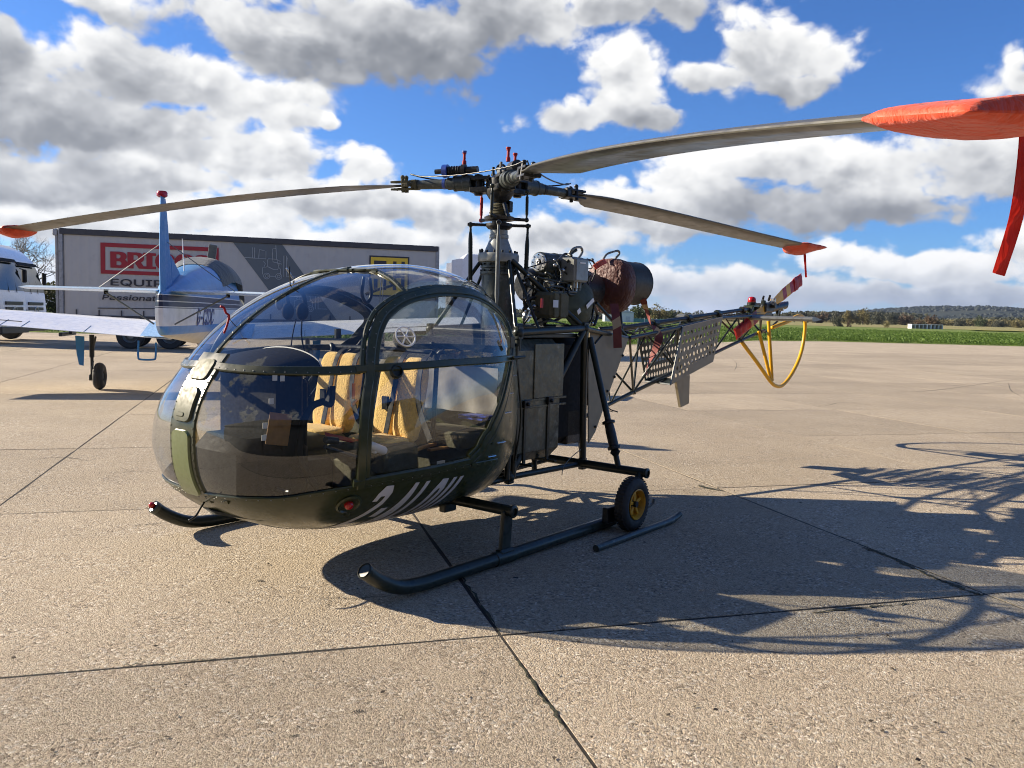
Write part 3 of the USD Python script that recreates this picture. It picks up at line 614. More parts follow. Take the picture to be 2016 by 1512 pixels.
# doors: frame, panes, handle on each side
def inset(us, d):                                # shift a curve sideways along the skin towards the door's middle
    P, N = skin(us[:, 0], us[:, 1]), skin_n(us[:, 0], us[:, 1]); T = unit_rows(np.gradient(P, axis=0)); B = np.cross(N, T)
    c = skin(*np.array(door.centroid.coords[0])); B *= np.sign((B * (c - P)).sum(1))[:, None]
    Q = P + B * d; k = [np.argmin(np.linalg.norm(GP - q, axis=1)) for q in Q]; return Q, N
for sgn in (1, -1):
    fl = lambda mb: mb if sgn > 0 else MB().add(mb.get()[0] * [1, -1, 1], mb.get()[1][:, ::-1])
    fr = MB()
    loop = np.vstack([post_us[::-1], arch_us[1:], rear_us[1:]]); Q, N = inset(loop, .048)
    fr.strip(Q, N, .052, .018, .004)
    Q, N = inset(loop, .085); fr.strip(Q, N, .030, .010, .002)
    Q, N = inset(sill_us, .03); fr.strip(Q, N, .045, .018, .004)
    bar(fr, belt2_us, .046, .018, .004)
    dr = part(heli, 'door', fl(fr), 'olive_paint', 40)
    r = rivets(arch_us[2:-2], .10, .005, 0., .02); r = rivets(arch_us, .09, .005, -.06, .02, r)
    part(dr, 'rivets', fl(r), 'grey_metal', False, kind='stuff')
    m = in_door & (port if sgn > 0 else stbd)
    cut(m & (cs >= belt_s), dr, 'upper_pane', 'perspex'); cut(m & (cs < belt_s), dr, 'lower_pane', 'perspex')
    hp = skin(*on_skin(1000, 707)); hn = skin_n(*[np.array(t) for t in on_skin(1000, 707)])
    part(dr, 'handle', fl(MB().tube([hp + hn * .05 + [.02, 0, 0], hp + hn * .055 + [-.10, 0, .005]], [.013, .010], 10).tube([hp, hp + hn * .055], .01, 8).box(hp + hn * .02 + [.0, 0, .11], (.05, .03, .08))), 'black_paint', 40)
    kp = skin(*on_skin(779, 732)); kn = skin_n(*[np.array(t) for t in on_skin(779, 732)])
    part(dr, 'lock', fl(MB().lathe([(0, -.02), (.04, -.02), (.042, 0), (.034, .012), (.030, .012), (.026, -.01), (0, -.01)], kp + kn * .018, kn, 18)), 'black_paint', 40)
    vp, vn = skin(*on_skin(797, 664)), skin_n(*[np.array(t) for t in on_skin(797, 664)])
    if sgn > 0:
        ex = unit(np.cross([0, 0, 1], vn)); ey = np.cross(vn, ex)
        mb = MB().torus(vp + vn * .01, vn, .062, .006, 24, 6)
        for t in np.arange(6) * PI / 3: mb.tube([vp + vn * .012, vp + vn * .012 + .06 * (math.cos(t) * ex + math.sin(t) * ey)], .004, 5)
        mb.lathe([(0, 0), (.012, .002), (.01, .012), (0, .014)], vp + vn * .01, vn, 10)
        v = part(dr, 'air_vent', mb, 'paper', 30)
# belly fittings
bp = on_skin(686, 992); P, N = skin(*bp), skin_n(np.array(bp[0]), np.array(bp[1]))
lt = part(heli, 'landing_light', MB().lathe([(.075, -.01), (.078, .008), (.066, .014), (.060, .004), (.035, -.004), (0, -.006)], P, N, 28), 'olive_paint', 40)
part(lt, 'lens', MB().ball(P + N * .008, .028, 2), 'red_lens', True)
seam = np.array([[u, s_of(.28)] for u in np.linspace(0, .9, 50)])
part(belly, 'seam', both(bar(MB(), np.array([[u, s_of(.245 + .05 * math.cos(u * 3))] for u in np.linspace(.001, .97, 60)]), .012, .004)), 'black_paint', 40)
# registration painted along the port side of the belly
from shapely.geometry import LineString
def block_letters(s, w=.60, t=.20, gap=.16):
    """Tall condensed capitals as plain strokes."""
    o, x = [], 0.
    h = t / 2; W = w - t
    for ch in s:
        st = {'2': [[(h, .70), (h, .82), (h + .08, 1 - h), (h + W - .08, 1 - h), (h + W, .82), (h + W, .66), (h, h + .06), (h, h), (w, h)]], '-': [[(.03, .42), (.33, .42)]], 'A': [[(h * .8, 0), (w / 2, 1 - h * .4), (w - h * .8, 0)], [(h + .1, .28), (w - h - .1, .28)]], 'L': [[(h, 1), (h, h), (w * .92, h)]],
              'O': [[(h + .09, h), (h, h + .14), (h, 1 - h - .14), (h + .09, 1 - h), (h + W - .09, 1 - h), (h + W, 1 - h - .14), (h + W, h + .14), (h + W - .09, h), (h + .09, h)]], 'U': [[(h, 1), (h, h + .14), (h + .09, h), (h + W - .09, h), (h + W, h + .14), (h + W, 1)]]}[ch]
        g = unary_union([LineString(q).buffer(h, cap_style='flat', join_style='mitre', mitre_limit=2.) for q in st]).intersection(sbox(-.01, 0, 2, 1))
        for q in getattr(g, 'geoms', [g]): o.append(trimesh.creation.extrude_polygon(q, .002, engine='earcut').apply_translation([x, 0, 0]))
        x += (.36 if ch == '-' else w) + gap
    return trimesh.util.concatenate(o)
txt = block_letters('2-ALOU'); txt = trimesh.Trimesh(*trimesh.remesh.subdivide_to_size(txt.vertices, txt.faces, .08))
tv = txt.vertices.copy(); wx = tv[:, 0].max(); a, b = tv[:, 0] / wx, np.clip(tv[:, 1], -.02, 1.02)
x_txt = 2.05 - a * .66; zt_, zb_ = .60, .262
zz = zb_ + (zt_ - zb_) * b - .02 * a; xx = x_txt + (1 - b) * .06
def u_at(x, z):
    s = s_of(z); us = np.linspace(.2, 1, 500); X = skin(us, np.full(500, s))[:, 0]; return np.interp(-x, -X, us), s
UVt = np.array([u_at(x, z) for x, z in zip(xx, zz)])
part(belly, 'registration', (skin(UVt[:, 0], UVt[:, 1], .003) + tv[:, 2:] * 0 + skin_n(UVt[:, 0], UVt[:, 1]) * (tv[:, 2:] - .002) * .5, txt.faces), 'letter_grey', False)
for (u, v) in [(1000, 775), (996, 812), (985, 870), (966, 897), (1006, 740)]:
    us = np.array([on_skin(u - 8, v + 2), on_skin(u + 8, v - 1)]); 
    part(rearf, 'clip', bar(MB(), np.vstack([us[:1], us.mean(0)[None], us[1:]]), .008, .012), 'bright_metal', 40)
# rear bulkhead of the cabin (behind the seats), floor
bz = np.linspace(.22, 1.0, 30); half = [skin(np.array(1.0), np.array(s_of(z)))[1] - .012 for z in bz]
part(heli, 'bulkhead', MB().prism(np.vstack([np.c_[half, bz], np.c_[-np.array(half), bz][::-1]]), (XR + .005, 0, 0), (0, 1, 0), (0, 0, 1), .02), 'olive_paint', False)
fx = np.linspace(XR + .03, 2.62, 40); 
def wid(x, z):
    s = s_of(z); us = np.linspace(0, 1, 400); Pq = skin(us, np.full(400, s)); return np.interp(-x, -Pq[:, 0], Pq[:, 1]) - .03
fw = np.array([max(wid(x, .40), .02) for x in fx])
part(heli, 'cabin_floor', MB().prism(np.vstack([np.c_[fx, fw], np.c_[fx, -fw][::-1]]), (0, 0, .40), (1, 0, 0), (0, 1, 0), .02), 'floor_dark', False)

# ---- cabin interior
def pad(c0, c1, w, th, y, bulge=.5, n=20, seed=0, amp=.008, fr=26.):
    """A cushion from c0 to c1 (x, z pairs) in the plane y, w wide, th thick, its pile uneven."""
    c0, c1 = np.array([c0[0], 0, c0[1]]), np.array([c1[0], 0, c1[1]]); L = np.linalg.norm(c1 - c0); d = (c1 - c0) / L; nrm = np.cross(d, [0, 1, 0])
    m = trimesh.creation.icosphere(4, 1.0); V = m.vertices; e = .45
    q = np.sign(V) * np.abs(V) ** np.array([e, e, .75]); q /= np.maximum(np.abs(q).max(), 1)
    Pp = (c0 + c1) / 2 + q[:, :1] * d * L / 2 + q[:, 1:2] * np.array([0, 1, 0]) * w / 2 + q[:, 2:] * nrm * th / 2 + np.array([0, y, 0])
    Pp = Pp + unit_rows(V) * ((meshkit.fbm(Pp * fr + seed * 9, 3)[:, None] - .5) * 2 * amp)
    return Pp, m.faces
for y, sd in ((.30, 1), (-.35, 2)):
    st = part(heli, 'seat', MB().add(*pad((1.44, .70), (1.90, .715), .44, .13, y, seed=sd, amp=.004)).box((1.62, y, .56), (.40, .40, .20)), 'seat_cloth', 40)
    a = MB()
    for dy, w in ((-.095, .205), (.095, .205)): a.add(*pad((1.44, .74), (1.33, 1.31), w, .13, y + dy, seed=sd + dy))
    a.add(*pad((1.41, .80), (1.345, 1.22), .36, .09, y, seed=sd))
    part(st, 'backrest_cover', a, 'sheepskin', True)
    part(st, 'seat_cover', MB().add(*pad((1.46, .765), (1.72, .765), .40, .06, y, seed=sd + 4)), 'sheepskin', True)
    b = MB()
    for dy in (.0, .205):
        p = np.array([[1.20, y + dy * .6, 1.33], [1.33, y + dy, 1.335], [1.405, y + dy, 1.25], [1.465, y + dy * 1.2, 1.02], [1.52, y + dy * 2.0, .80]])
        b.strip(smooth_path(p, 4), np.tile([.9, 0, .25], (17, 1)), .045, .005)
    part(st, 'harness', b, 'webbing', 40)
    part(st, 'buckle', MB().box((1.475, y - .055, 1.0), (.02, .055, .09)), 'dark_metal')
part(heli, 'headrest_bar', MB().bend([(1.30, .52, .75), (1.27, .52, 1.30), (1.24, .47, 1.345), (1.24, -.5, 1.345), (1.27, -.55, 1.30), (1.30, -.55, .75)], .016, 8), 'dark_metal', 40)
part(heli, 'rear_bench', MB().box((.97, 0, .74), (.34, 1.26, .12)).box((.92, 0, .56), (.20, 1.2, .26)), 'seat_cloth', 40)
yy, zz = np.meshgrid(np.linspace(-.66, .67, 60), np.linspace(.90, 1.235, 24), indexing='ij')
fold = .014 * np.sin(yy * 24 + zz * 9) * np.clip(1.25 - zz, 0, .4) / .3 + .02 * (meshkit.fbm(np.stack([yy * 4, zz * 7, yy * 0], -1), 3) - .5)
part(heli, 'seat_curtain', MB().grid(np.stack([.80 + fold + .10 * np.clip(.95 - zz, 0, .2), yy, zz - .02 * np.abs(np.sin(yy * 19)) * (zz < .86)], -1)), 'grey_cloth', True)
_zz = np.linspace(1.22, 1.86, 24); _hh = np.array([skin(np.array(1.0), np.array(s_of(z / 1.0)))[1:] for z in np.linspace(1.22, 1.93, 24)]); RP = np.vstack([np.c_[_hh[:, 0] - .01, _hh[:, 1] - .005], np.c_[-_hh[:, 0] + .01, _hh[:, 1] - .005][::-1]])
part(heli, 'rear_pane', MB().prism(RP, (XR + .006, 0, 0), (0, 1, 0), (0, 0, 1), .004), 'perspex', False)
part(heli, 'folder', MB().box(H(940, 818, .62), (.16, .22, .012), unit_rows(np.array([[1, .2, .05], [-.2, 1, 0], [0, 0, 1.]]))).box(H(940, 818, .62) + [0, 0, -.016], (.16, .22, .012)), 'blue_folder')
con = part(heli, 'instrument_panel', MB().box((2.22, -.10, .92), (.20, .66, .66), ch=.2).box((2.30, -.08, .62), (.52, .62, .44), ch=.2).box((2.11, .05, .95), (.12, .24, .46), ch=.2).box((2.0, -.02, .52), (.5, .26, .24), ch=.2), 'console_black', 40)
hood = MB(); A = []
for t in np.linspace(-1, 1, 21):
    y = -.14 + .40 * t; A.append([(2.02 + .44 * q, y, 1.235 + .13 * (1 - t * t) ** .5 * (1 - .55 * q * q) - .02 * q) for q in np.linspace(0, 1, 14)])
part(con, 'glare_shield', hood.grid(np.array(A)).grid(np.array(A) - [0, 0, .012], True), 'console_black', True)
part(con, 'hood_trim', MB().tube([p[0] for p in A], .006, 6), 'paper', True)
r2 = np.random.default_rng(3)
for k in range(9):
    c = np.array([2.118, -.34 + .15 * (k % 4) + .01, 1.12 - .16 * (k // 4)])
    g = part(con, 'gauge', MB().lathe([(0, 0), (.05, 0), (.056, .012), (.048, .014), (.046, .008), (0, .008)], c, (-1, 0, 0), 18), 'dark_metal', 40)
cd = H(549, 845, .262); part(con, 'card', MB().box(cd, (.16, .006, .19), unit_rows(np.array([[1, 0, .18], [0, 1, 0], [-.18, 0, 1.]]))), 'tan_leather')
for u, v in ((534, 790), (522, 838), (520, 862), (541, 744), (556, 745)): part(con, 'note', MB().box(H(u, v, .262), (.032, .004, .034)), 'paper')
part(heli, 'cyclic_stick', MB().bend([H(637, 790, .30), H(615, 800, .30), H(600, 825, .30), H(593, 858, .30), H(592, 905, .28), (2.0, .25, .42)], .022, 10).bend([H(637, 790, .30) + [0, 0, -.01], H(652, 795, .3), H(655, 760, .3)], .018, 10), 'console_black', 40)
part(heli, 'cyclic_stick', MB().bend([(2.0, -.35, .42), (2.02, -.35, .8), (1.95, -.35, 1.0), (1.85, -.35, 1.04)], .018, 10), 'console_black', 40)
part(heli, 'collective_lever', MB().tube([H(720, 905, .55), H(640, 880, .55)], .014, 8).cyl(H(664, 868, .55), H(640, 866, .55), .022), 'dark_metal', 40)
ext = part(heli, 'fire_extinguisher', MB().lathe([(0, 0), (.02, .004), (.028, .02), (.028, .13), (.02, .15), (0, .155)], H(727, 876, .58), H(757, 888, .58) - H(727, 876, .58), 18).box(H(737, 886, .58), (.02, .03, .04)), 'white_paint', 40)
part(heli, 'centre_box', MB().box(H(770, 900, .5), (.30, .22, .18)), 'seat_cloth', 40)
part(heli, 'red_strap', MB().strip(smooth_path([H(640, 856, .25), H(665, 862, .28), H(720, 872, .3), H(785, 876, .34)], 5), np.tile([0, .5, .86], (16, 1)), .05, .006), 'red_paint', 40)
part(heli, 'folded_map', MB().box(H(835, 880, .45), (.34, .03, .02), unit_rows(np.array([[1, .3, 0], [-.3, 1, 0], [0, 0, 1.]]))).box(H(870, 882, .5), (.26, .04, .015)), 'tan_leather')
part(heli, 'placard', MB().box(H(868, 916, .72), (.075, .004, .06)), 'paper')
part(heli, 'warning_tag', MB().box(H(696, 770, .32), (.022, .008, .10)).box(H(699, 792, .32), (.05, .008, .018), unit_rows(np.array([[1, 0, -.7], [0, 1, 0], [.7, 0, 1.]]))), 'orange_tag')
part(heli, 'pedal', MB().tube([(2.35, -.5, .42), (2.42, -.5, .56)], .012).tube([(2.42, -.56, .56), (2.42, -.44, .56)], .014).tube([(2.35, .4, .42), (2.42, .4, .56)], .012).tube([(2.42, .34, .56), (2.42, .46, .56)], .014), 'dark_metal')
for y in (.0, .06):
    c0, c1 = H(600, 735, -.05 + y), H(612, 800, -.05 + y); t = np.linspace(0, 1, 220); d = unit(c1 - c0); aa = unit(np.cross(d, [1, 0, 0])); bb = np.cross(d, aa)
    part(heli, 'coiled_cord', MB().tube(c0 + (c1 - c0) * t[:, None] + .012 * (np.cos(t * 160)[:, None] * aa + np.sin(t * 160)[:, None] * bb), .003, 5), 'console_black', True)
part(heli, 'roof_handle', MB().bend([H(716, 545, 0.05), H(713, 580, .05), H(722, 596, .05), H(731, 580, .05), H(728, 548, .05)], .012, 8), 'dark_metal', True)
for dx in (0, 5): part(heli, 'roof_cable', MB().tube([H(750 + dx, 545, .2), H(747 + dx, 612, .2)], .003, 6), 'grey_metal')
part(heli, 'antenna_stub', MB().cyl(H(577, 548, -.35), H(564, 528, -.35), .007, 10), 'bright_metal', 40)
yt = [H(453, 632, .0) , H(447, 621, 0), H(438, 616, 0.02), H(434, 604, .03)]
ys = part(heli, 'yaw_string', MB().bend([H(470, 647, 0) + [.01, 0, .01], H(462, 640, 0), H(447, 622, .0)], .0025, 6), 'dark_metal', True)
part(ys, 'wool', MB().bend([H(434, 603, .02), H(441, 606, .02), H(445, 616, .0), H(451, 622, .0), H(447, 640, .0), H(441, 656, .0)], .007, 6), 'red_paint', True)

# ---- tank, frame, engine bay
tk = MB().box((.17, 0, .945), (.98, .98, .97), ch=.09)
tank = part(heli, 'fuel_tank', tk, 'tank_metal', 30)
part(tank, 'access_panel', MB().box((-.07, .494, 1.18), (.40, .012, .43), ch=.3), 'tank_metal', 30)
for z in (.955, .90): part(tank, 'band', MB().box((.17, 0, z), (.992, .993, .018)), 'tank_metal', 30)
for x in (.235, -.075): part(tank, 'strap', MB().box((x, .494, .70), (.03, .014, .50)).box((x, .48, .455), (.03, .2, .014)), 'black_paint', 30)
for x, z in ((.235, .93), (-.08, .94)): part(tank, 'bracket', MB().box((x, .505, z), (.07, .03, .06)).ball((x, .525, z), .016), 'dark_metal', 30)
part(tank, 'filler_pipe', MB().bend([(.38, .50, 1.35), (.35, .515, 1.1), (.32, .52, .8), (.36, .50, .48)], .008, 8), 'black_paint', True)
part(heli, 'engine_bay', MB().box((-.64, 0, .98), (.56, .70, .92)).box((-1.0, 0, 1.1), (.5, .5, .6)), 'console_black', 30)  # solid black block stands in for the shaded inside of the bay
part(heli, 'lower_box', MB().box((-.70, .30, .66), (.26, .10, .30)), 'dark_metal', 30)
nA, nB, nC, nD = np.array([-.62, .46, 1.52]), np.array([.37, .46, .37]), np.array([-.66, .46, .35]), np.array([.30, .46, 1.48])
def frame_tubes(name, segs, material='black_paint', mirror=True, n=12):
    for a, b, r in segs:
        for s in ((1, -1) if mirror else (1,)):
            k = np.array([1, s, 1]); p0, p1 = np.asarray(a, float) * k, np.asarray(b, float) * k; part(heli, name, MB().tube([p0, p1], r, n), material, 40)
frame_tubes('frame_tube', [(nD, nA, .030), (nA, nB, .030), (nA, nC, .030), (nC, nB, .024), (nD, nB + [-.02, .02, 0], .024), (nD + [.09, .05, -.1], nB + [.08, .04, 0], .022), (nB, (1.165, .45, .335), .024), (nA, (-1.70, .26, 1.42), .022), (nC, (-1.25, .0, .68), .02)])
frame_tubes('cross_member', [(nA, nA * [1, -1, 1], .026), (nB, nB * [1, -1, 1], .024), (nC, nC * [1, -1, 1], .022), (nD, nD * [1, -1, 1], .026), (nB, nC * [1, -1, 1], .018)], mirror=False)
for nd in (nA, nB, nC, nD):
    for s in (1, -1): part(heli, 'frame_joint', MB().ball(nd * [1, s, 1], .044, 2).box(nd * [1, s, 1], (.07, .05, .10)), 'black_paint', 40)
frame_tubes('mast_strut', [((.02, .15, 2.06), nA, .022), ((.05, .15, 2.05), nD + [0, -.02, 0], .016), ((-.02, .14, 2.05), (-.02, .42, 1.50), .013)])
part(heli, 'engine_deck', MB().box((-.16, 0, 1.455), (.92, .86, .03)), 'black_paint', 30)
plate = [H(u, v, .36)[[0, 2]] for u, v in ((1161, 648), (1236, 668), (1197, 776), (1171, 850), (1158, 872), (1157, 720))]
for y in (.36, -.36):
    sp = part(heli, 'side_plate', MB().prism(plate, (0, y, 0), (1, 0, 0), (0, 0, 1), .012), 'beige_panel', False)
    part(sp, 'stay', MB().tube([H(1172, 676, .372) * [1, np.sign(y), 1], H(1190, 655, .372) * [1, np.sign(y), 1]], .008, 6), 'black_paint')
    mb = MB()
    for u, v in ((1196, 770), (1226, 700), (1210, 742), (1184, 655), (1170, 700), (1172, 840)): mb.ball(H(u, v, .37) * [1, np.sign(y), 1], .013, 1)
    part(sp, 'fasteners', mb, 'black_paint', True)
# shock struts to the rear cross tube
for s in (1, -1):
    p0, p1 = nA + [-.06, .02, -.08], np.array([-.595, .86, .372]); d = p1 - p0
    k = np.array([1, s, 1]); sh = part(heli, 'shock_strut', MB().tube([p0 * k, (p0 + d * .70) * k], .026, 14).tube([(p0 + d * .85) * k, p1 * k], .024, 12), 'black_paint', 40)
    part(sh, 'damper', MB().lathe([(.03, 0), (.055, .01), (.055, .03), (.038, .035), (.042, .10), (.042, .22), (.055, .225), (.055, .25), (.03, .255), (.045, .275), (.03, .295), (.02, .31)], (p0 + d * .64) * k, d * k, 18), 'dark_metal', 35)
# engine
ex = lambda pr, o, m, nm, **kw: part(heli, nm, MB().lathe(pr, o, (-1, 0, 0), 28), m, 40, **kw)
eng = ex([(0, 0), (.12, 0), (.15, .05), (.15, .30), (.165, .36), (.165, .62), (.18, .66), (.18, .72), (.15, .78), (.17, 1.05), (0, 1.05)], (-.45, -.06, 1.88), 'dark_metal', 'engine')
c0 = H(1061, 516, .13)
st = ex([(0, .01), (.022, .01), (.024, .0), (.078, .0), (.087, .008), (.087, .20), (.093, .205), (.093, .235), (.087, .24), (.087, .30), (.093, .305), (.093, .33), (.084, .335), (.084, .62), (.06, .64), (0, .64)], c0, 'gearbox_paint', 'starter_motor')
part(st, 'end_cap', MB().lathe([(.026, -.004), (.030, -.008), (.074, -.008), (.078, 0)], c0, (-1, 0, 0), 28).lathe([(.0, .0), (.02, .0), (.02, -.012), (.012, -.014), (0, -.008)], c0, (-1, 0, 0), 16), 'bright_metal', 40)
part(st, 'bolts', MB().mesh(trimesh.util.concatenate([trimesh.creation.icosphere(1, .006).apply_translation(c0 + [.009, .062 * math.cos(t), .062 * math.sin(t)]) for t in np.arange(8) * PI / 4])), 'console_black')
cb = H(1131, 532, .30); bx = part(heli, 'electrical_box', MB().box(cb, (.21, .15, .205), ch=.08), 'cone_grey', 30)
part(bx, 'lid', MB().box(cb + [.0, .078, 0], (.185, .012, .18), ch=.3), 'cone_grey', 30)
part(bx, 'label', MB().box(cb + [0, .086, .06], (.09, .003, .012)), 'paper')
for k in range(3): part(bx, 'connector', MB().cyl(cb + [-.05 + .05 * k, .02, -.10], cb + [-.05 + .05 * k, .02, -.155], .019, 12).cyl(cb + [-.05 + .05 * k, .02, -.155], cb + [-.05 + .05 * k, .02, -.19], .013, 12), 'bright_metal' if k == 1 else 'grey_metal', 40)
cb2 = H(1086, 601, .34); b2 = part(heli, 'battery_box', MB().box(cb2, (.26, .20, .215), ch=.14).box(cb2 + [-.02, .10, 0], (.09, .02, .20), ch=.3).box(cb2 + [.08, .10, 0], (.06, .02, .2), ch=.3), 'seat_cloth', 30)
part(b2, 'red_tag', MB().box(H(1067, 597, .452), (.028, .006, .075)), 'red_paint'); part(b2, 'label', MB().box(H(1094, 598, .458), (.07, .004, .06)), 'letter_grey')
part(b2, 'handle', MB().bend([cb2 + [.1, .05, .11], cb2 + [.08, .05, .15], cb2 + [-.08, .05, .15], cb2 + [-.1, .05, .11]], .008, 8), 'black_paint')
sc = [H(u, v, .35)[[0, 2]] for u, v in ((1132, 572), (1147, 561), (1163, 559), (1174, 569), (1178, 585), (1176, 606), (1166, 640), (1150, 648), (1136, 640), (1120, 612))]
G_ = Polygon(sc); mb = MB(); cc = np.array(G_.centroid.coords[0])
rings = []
for k in np.linspace(0, 1, 7): rings.append([(cc[0] + (p[0] - cc[0]) * k, .30 + .075 * (1 - k ** 2), cc[1] + (p[1] - cc[1]) * k) for p in smooth_path(np.array(sc + sc[:1]), 4)])
fairing = part(heli, 'heat_shield', mb.grid(np.array(rings)).grid(np.array(rings) - [0, .01, 0], True), 'hatch_metal', True)
part(fairing, 'label', MB().box(H(1162, 597, .385), (.13, .004, .035), unit_rows(np.array([[-1, 0, .62], [0, 1, 0], [.62, 0, 1.]]))), 'paper')
part(fairing, 'label', MB().box(H(1140, 613, .385), (.05, .004, .04), unit_rows(np.array([[-1, 0, .62], [0, 1, 0], [.62, 0, 1.]]))), 'paper')
part(heli, 'oil_gauge', MB().lathe([(0, 0), (.045, 0), (.048, .02), (0, .02)], H(1035, 622, .30), (0, 1, 0), 18), 'bright_metal', 40)
r3 = np.random.default_rng(11)
hs = [[(1075, 537), (1085, 545), (1086, 575), (1078, 580)], [(1092, 530), (1098, 560), (1094, 575), (1100, 600)], [(1135, 492), (1124, 500), (1118, 515)], [(1118, 505), (1128, 490), (1143, 487), (1146, 497), (1138, 510)], [(1152, 512), (1168, 515), (1172, 535), (1165, 555)],
      [(1040, 560), (1060, 572), (1078, 566), (1100, 572)], [(1036, 592), (1050, 585), (1062, 592), (1060, 615)], [(1100, 560), (1115, 572), (1130, 600), (1128, 640)], [(1046, 640), (1080, 632), (1120, 640)], [(1030, 610), (1042, 600), (1050, 570), (1048, 545)], [(1108, 540), (1112, 575), (1122, 590)], [(1168, 600), (1176, 620), (1170, 640)],
      [(1056, 628), (1070, 622), (1090, 632), (1112, 622), (1130, 632)], [(1150, 530), (1160, 540), (1158, 556)], [(1100, 512), (1112, 500), (1126, 504)]]
for k, h in enumerate(hs):
    y = .18 + .16 * r3.random(); part(heli, 'hose', MB().bend([H(u, v, y + .04 * r3.standard_normal()) for u, v in h], .007 + .009 * r3.random(), 8), ('black_paint', 'dark_metal', 'black_paint', 'grey_metal', 'dark_metal')[k % 5], True)
for k in range(22):
    u, v = 1030 + 130 * r3.random(), 548 + 88 * r3.random(); c = H(u, v, .02 + .22 * r3.random()); s_ = .02 + .05 * r3.random(3)
    m_ = MB().box(c, s_ * 1.3) if k % 3 else MB().cyl(c, c + [-.05 - .08 * r3.random(), 0, .02], .018 + .025 * r3.random(), 14)
    part(heli, 'engine_accessory', m_, ('dark_metal', 'black_paint', 'gearbox_paint', 'grey_metal')[k % 4], 30)
# pipe clutter round the engine: fuel and oil lines with their clamps
for k in range(30):
    u, v = 1036 + 120 * r3.random(), 520 + 100 * r3.random(); y = .12 + .20 * r3.random(); pts = [H(u, v, y)]
    for j in range(3): u += 26 * r3.standard_normal(); v += 20 * r3.standard_normal(); u, v = np.clip(u, 1032, 1166), np.clip(v, 512, 640); pts.append(H(u, v, y + .05 * r3.standard_normal()))
    r_ = .004 + .006 * r3.random(); hs_p = part(heli, 'pipe', MB().bend(pts, r_, 7), ('black_paint', 'dark_metal', 'black_paint', 'grey_metal')[k % 4], True)
    if k % 2: part(hs_p, 'clamp', MB().ball(pts[1], r_ * 2.1, 1).ball(pts[2], r_ * 2.1, 1), ('grey_metal', 'bright_metal')[k % 4 == 1], True)
ex([(0, .02), (.155, .0), (.20, .08), (.216, .13), (.216, .425), (.222, .44), (.210, .44), (.205, .18), (.17, .15), (0, .15)], (-1.80, 0.0, 1.975), 'drum_metal', 'exhaust_pipe')
part(heli, 'exhaust_stay', MB().tube([(-1.75, .12, 1.78), (-1.62, .25, 1.43)], .014, 8).tube([(-1.75, -.12, 1.78), (-1.62, -.25, 1.43)], .014, 8).tube([(-1.2, .2, 1.75), (-1.72, .26, 1.42)], .016, 8), 'black_paint')
part(heli, 'lifting_handle', MB().bend([H(u, v, .05) for u, v in ((1186, 514), (1194, 501), (1206, 496), (1217, 494), (1219, 500), (1212, 508))], .011, 8), 'grey_metal', True)
part(heli, 'gearbox', MB().lathe([(0, 1.46), (.135, 1.46), (.135, 1.94), (.150, 1.945), (.150, 1.965), (.136, 1.97), (.136, 1.99), (.146, 1.995), (.146, 2.012), (.134, 2.016), (.134, 2.045)], (0, 0, 0), (0, 0, 1), 36), 'gearbox_paint', 35)
gh = part(heli, 'gearbox_head', MB().lathe([(.10, 2.03), (.165, 2.045), (.170, 2.06), (.170, 2.10), (.163, 2.115), (.122, 2.118), (.074, 2.235), (.080, 2.24), (.080, 2.265), (.072, 2.27), (.072, 2.305), (.05, 2.31)], (0, 0, 0), (0, 0, 1), 36), 'cone_grey', 35)
mb = MB()
for t in np.arange(14) * 2 * PI / 14:
    c = np.array([.150 * math.cos(t), .150 * math.sin(t), 0]); mb.cyl(c + [0, 0, 2.112], c + [0, 0, 2.135 + .012 * (int(t * 7) % 3)], .010, 8)
    c = np.array([.1435 * math.cos(t + .2), .1435 * math.sin(t + .2), 0]); mb.ball(c + [0, 0, 1.975], .008, 1).ball(c + [0, 0, 2.025], .009, 1)
part(gh, 'bolts', mb, 'dark_metal', True)

# ---- rotor
star = MB().lathe([(.05, 2.30), (.09, 2.315), (.11, 2.335), (.11, 2.358), (.06, 2.365), (.06, 2.38), (.12, 2.385), (.125, 2.41), (.085, 2.428), (.05, 2.43)], (0, 0, 0), (0, 0, 1), 30)
azs = [math.radians(169.69), math.radians(289.3), math.radians(51.97)]
cw = lambda a: np.array([math.sin(a), -math.cos(a), 0]); rad = lambda a: np.array([math.cos(a), math.sin(a), 0])
for a in (math.radians(309), math.radians(129), math.radians(38)):
    star.box(rad(a) * .15 + [0, 0, 2.346], (.22, .035, .022), [rad(a), np.cross([0, 0, 1], rad(a)), [0, 0, 1]])
for a in azs: star.box(rad(a - .5) * .15 + [0, 0, 2.40], (.16, .032, .024), [rad(a - .5), np.cross([0, 0, 1], rad(a - .5)), [0, 0, 1]])
part(heli, 'swash_plate', star, 'dark_metal', 35)
for k, (a, zb) in enumerate([(math.radians(309), 1.78), (math.radians(129), 1.60), (math.radians(38), 1.62)]):
    p1 = rad(a) * .235 + [0, 0, 2.345]; p0 = rad(a) * .225 + [0, 0, zb]
    part(heli, 'control_rod', MB().tube([p0, p0 + (p1 - p0) * .12, p0 + (p1 - p0) * .2, p0 + (p1 - p0) * .8, p0 + (p1 - p0) * .9, p1], [.010, .011, .018, .018, .011, .010], 10).ball(p1, .022, 1).ball(p0, .018, 1), 'grey_metal' if k == 2 else 'black_paint', True)
part(heli, 'mast', MB().cyl((0, 0, 2.30), (0, 0, 2.74), .045, 20), 'dark_metal', 40)
part(heli, 'bellows', MB().lathe([(.06 + .022 * (1 - k / 14) + (.008 if k % 2 else 0), 2.428 + .0065 * k) for k in range(15)], (0, 0, 0), (0, 0, 1), 24), 'seat_cloth', 60)
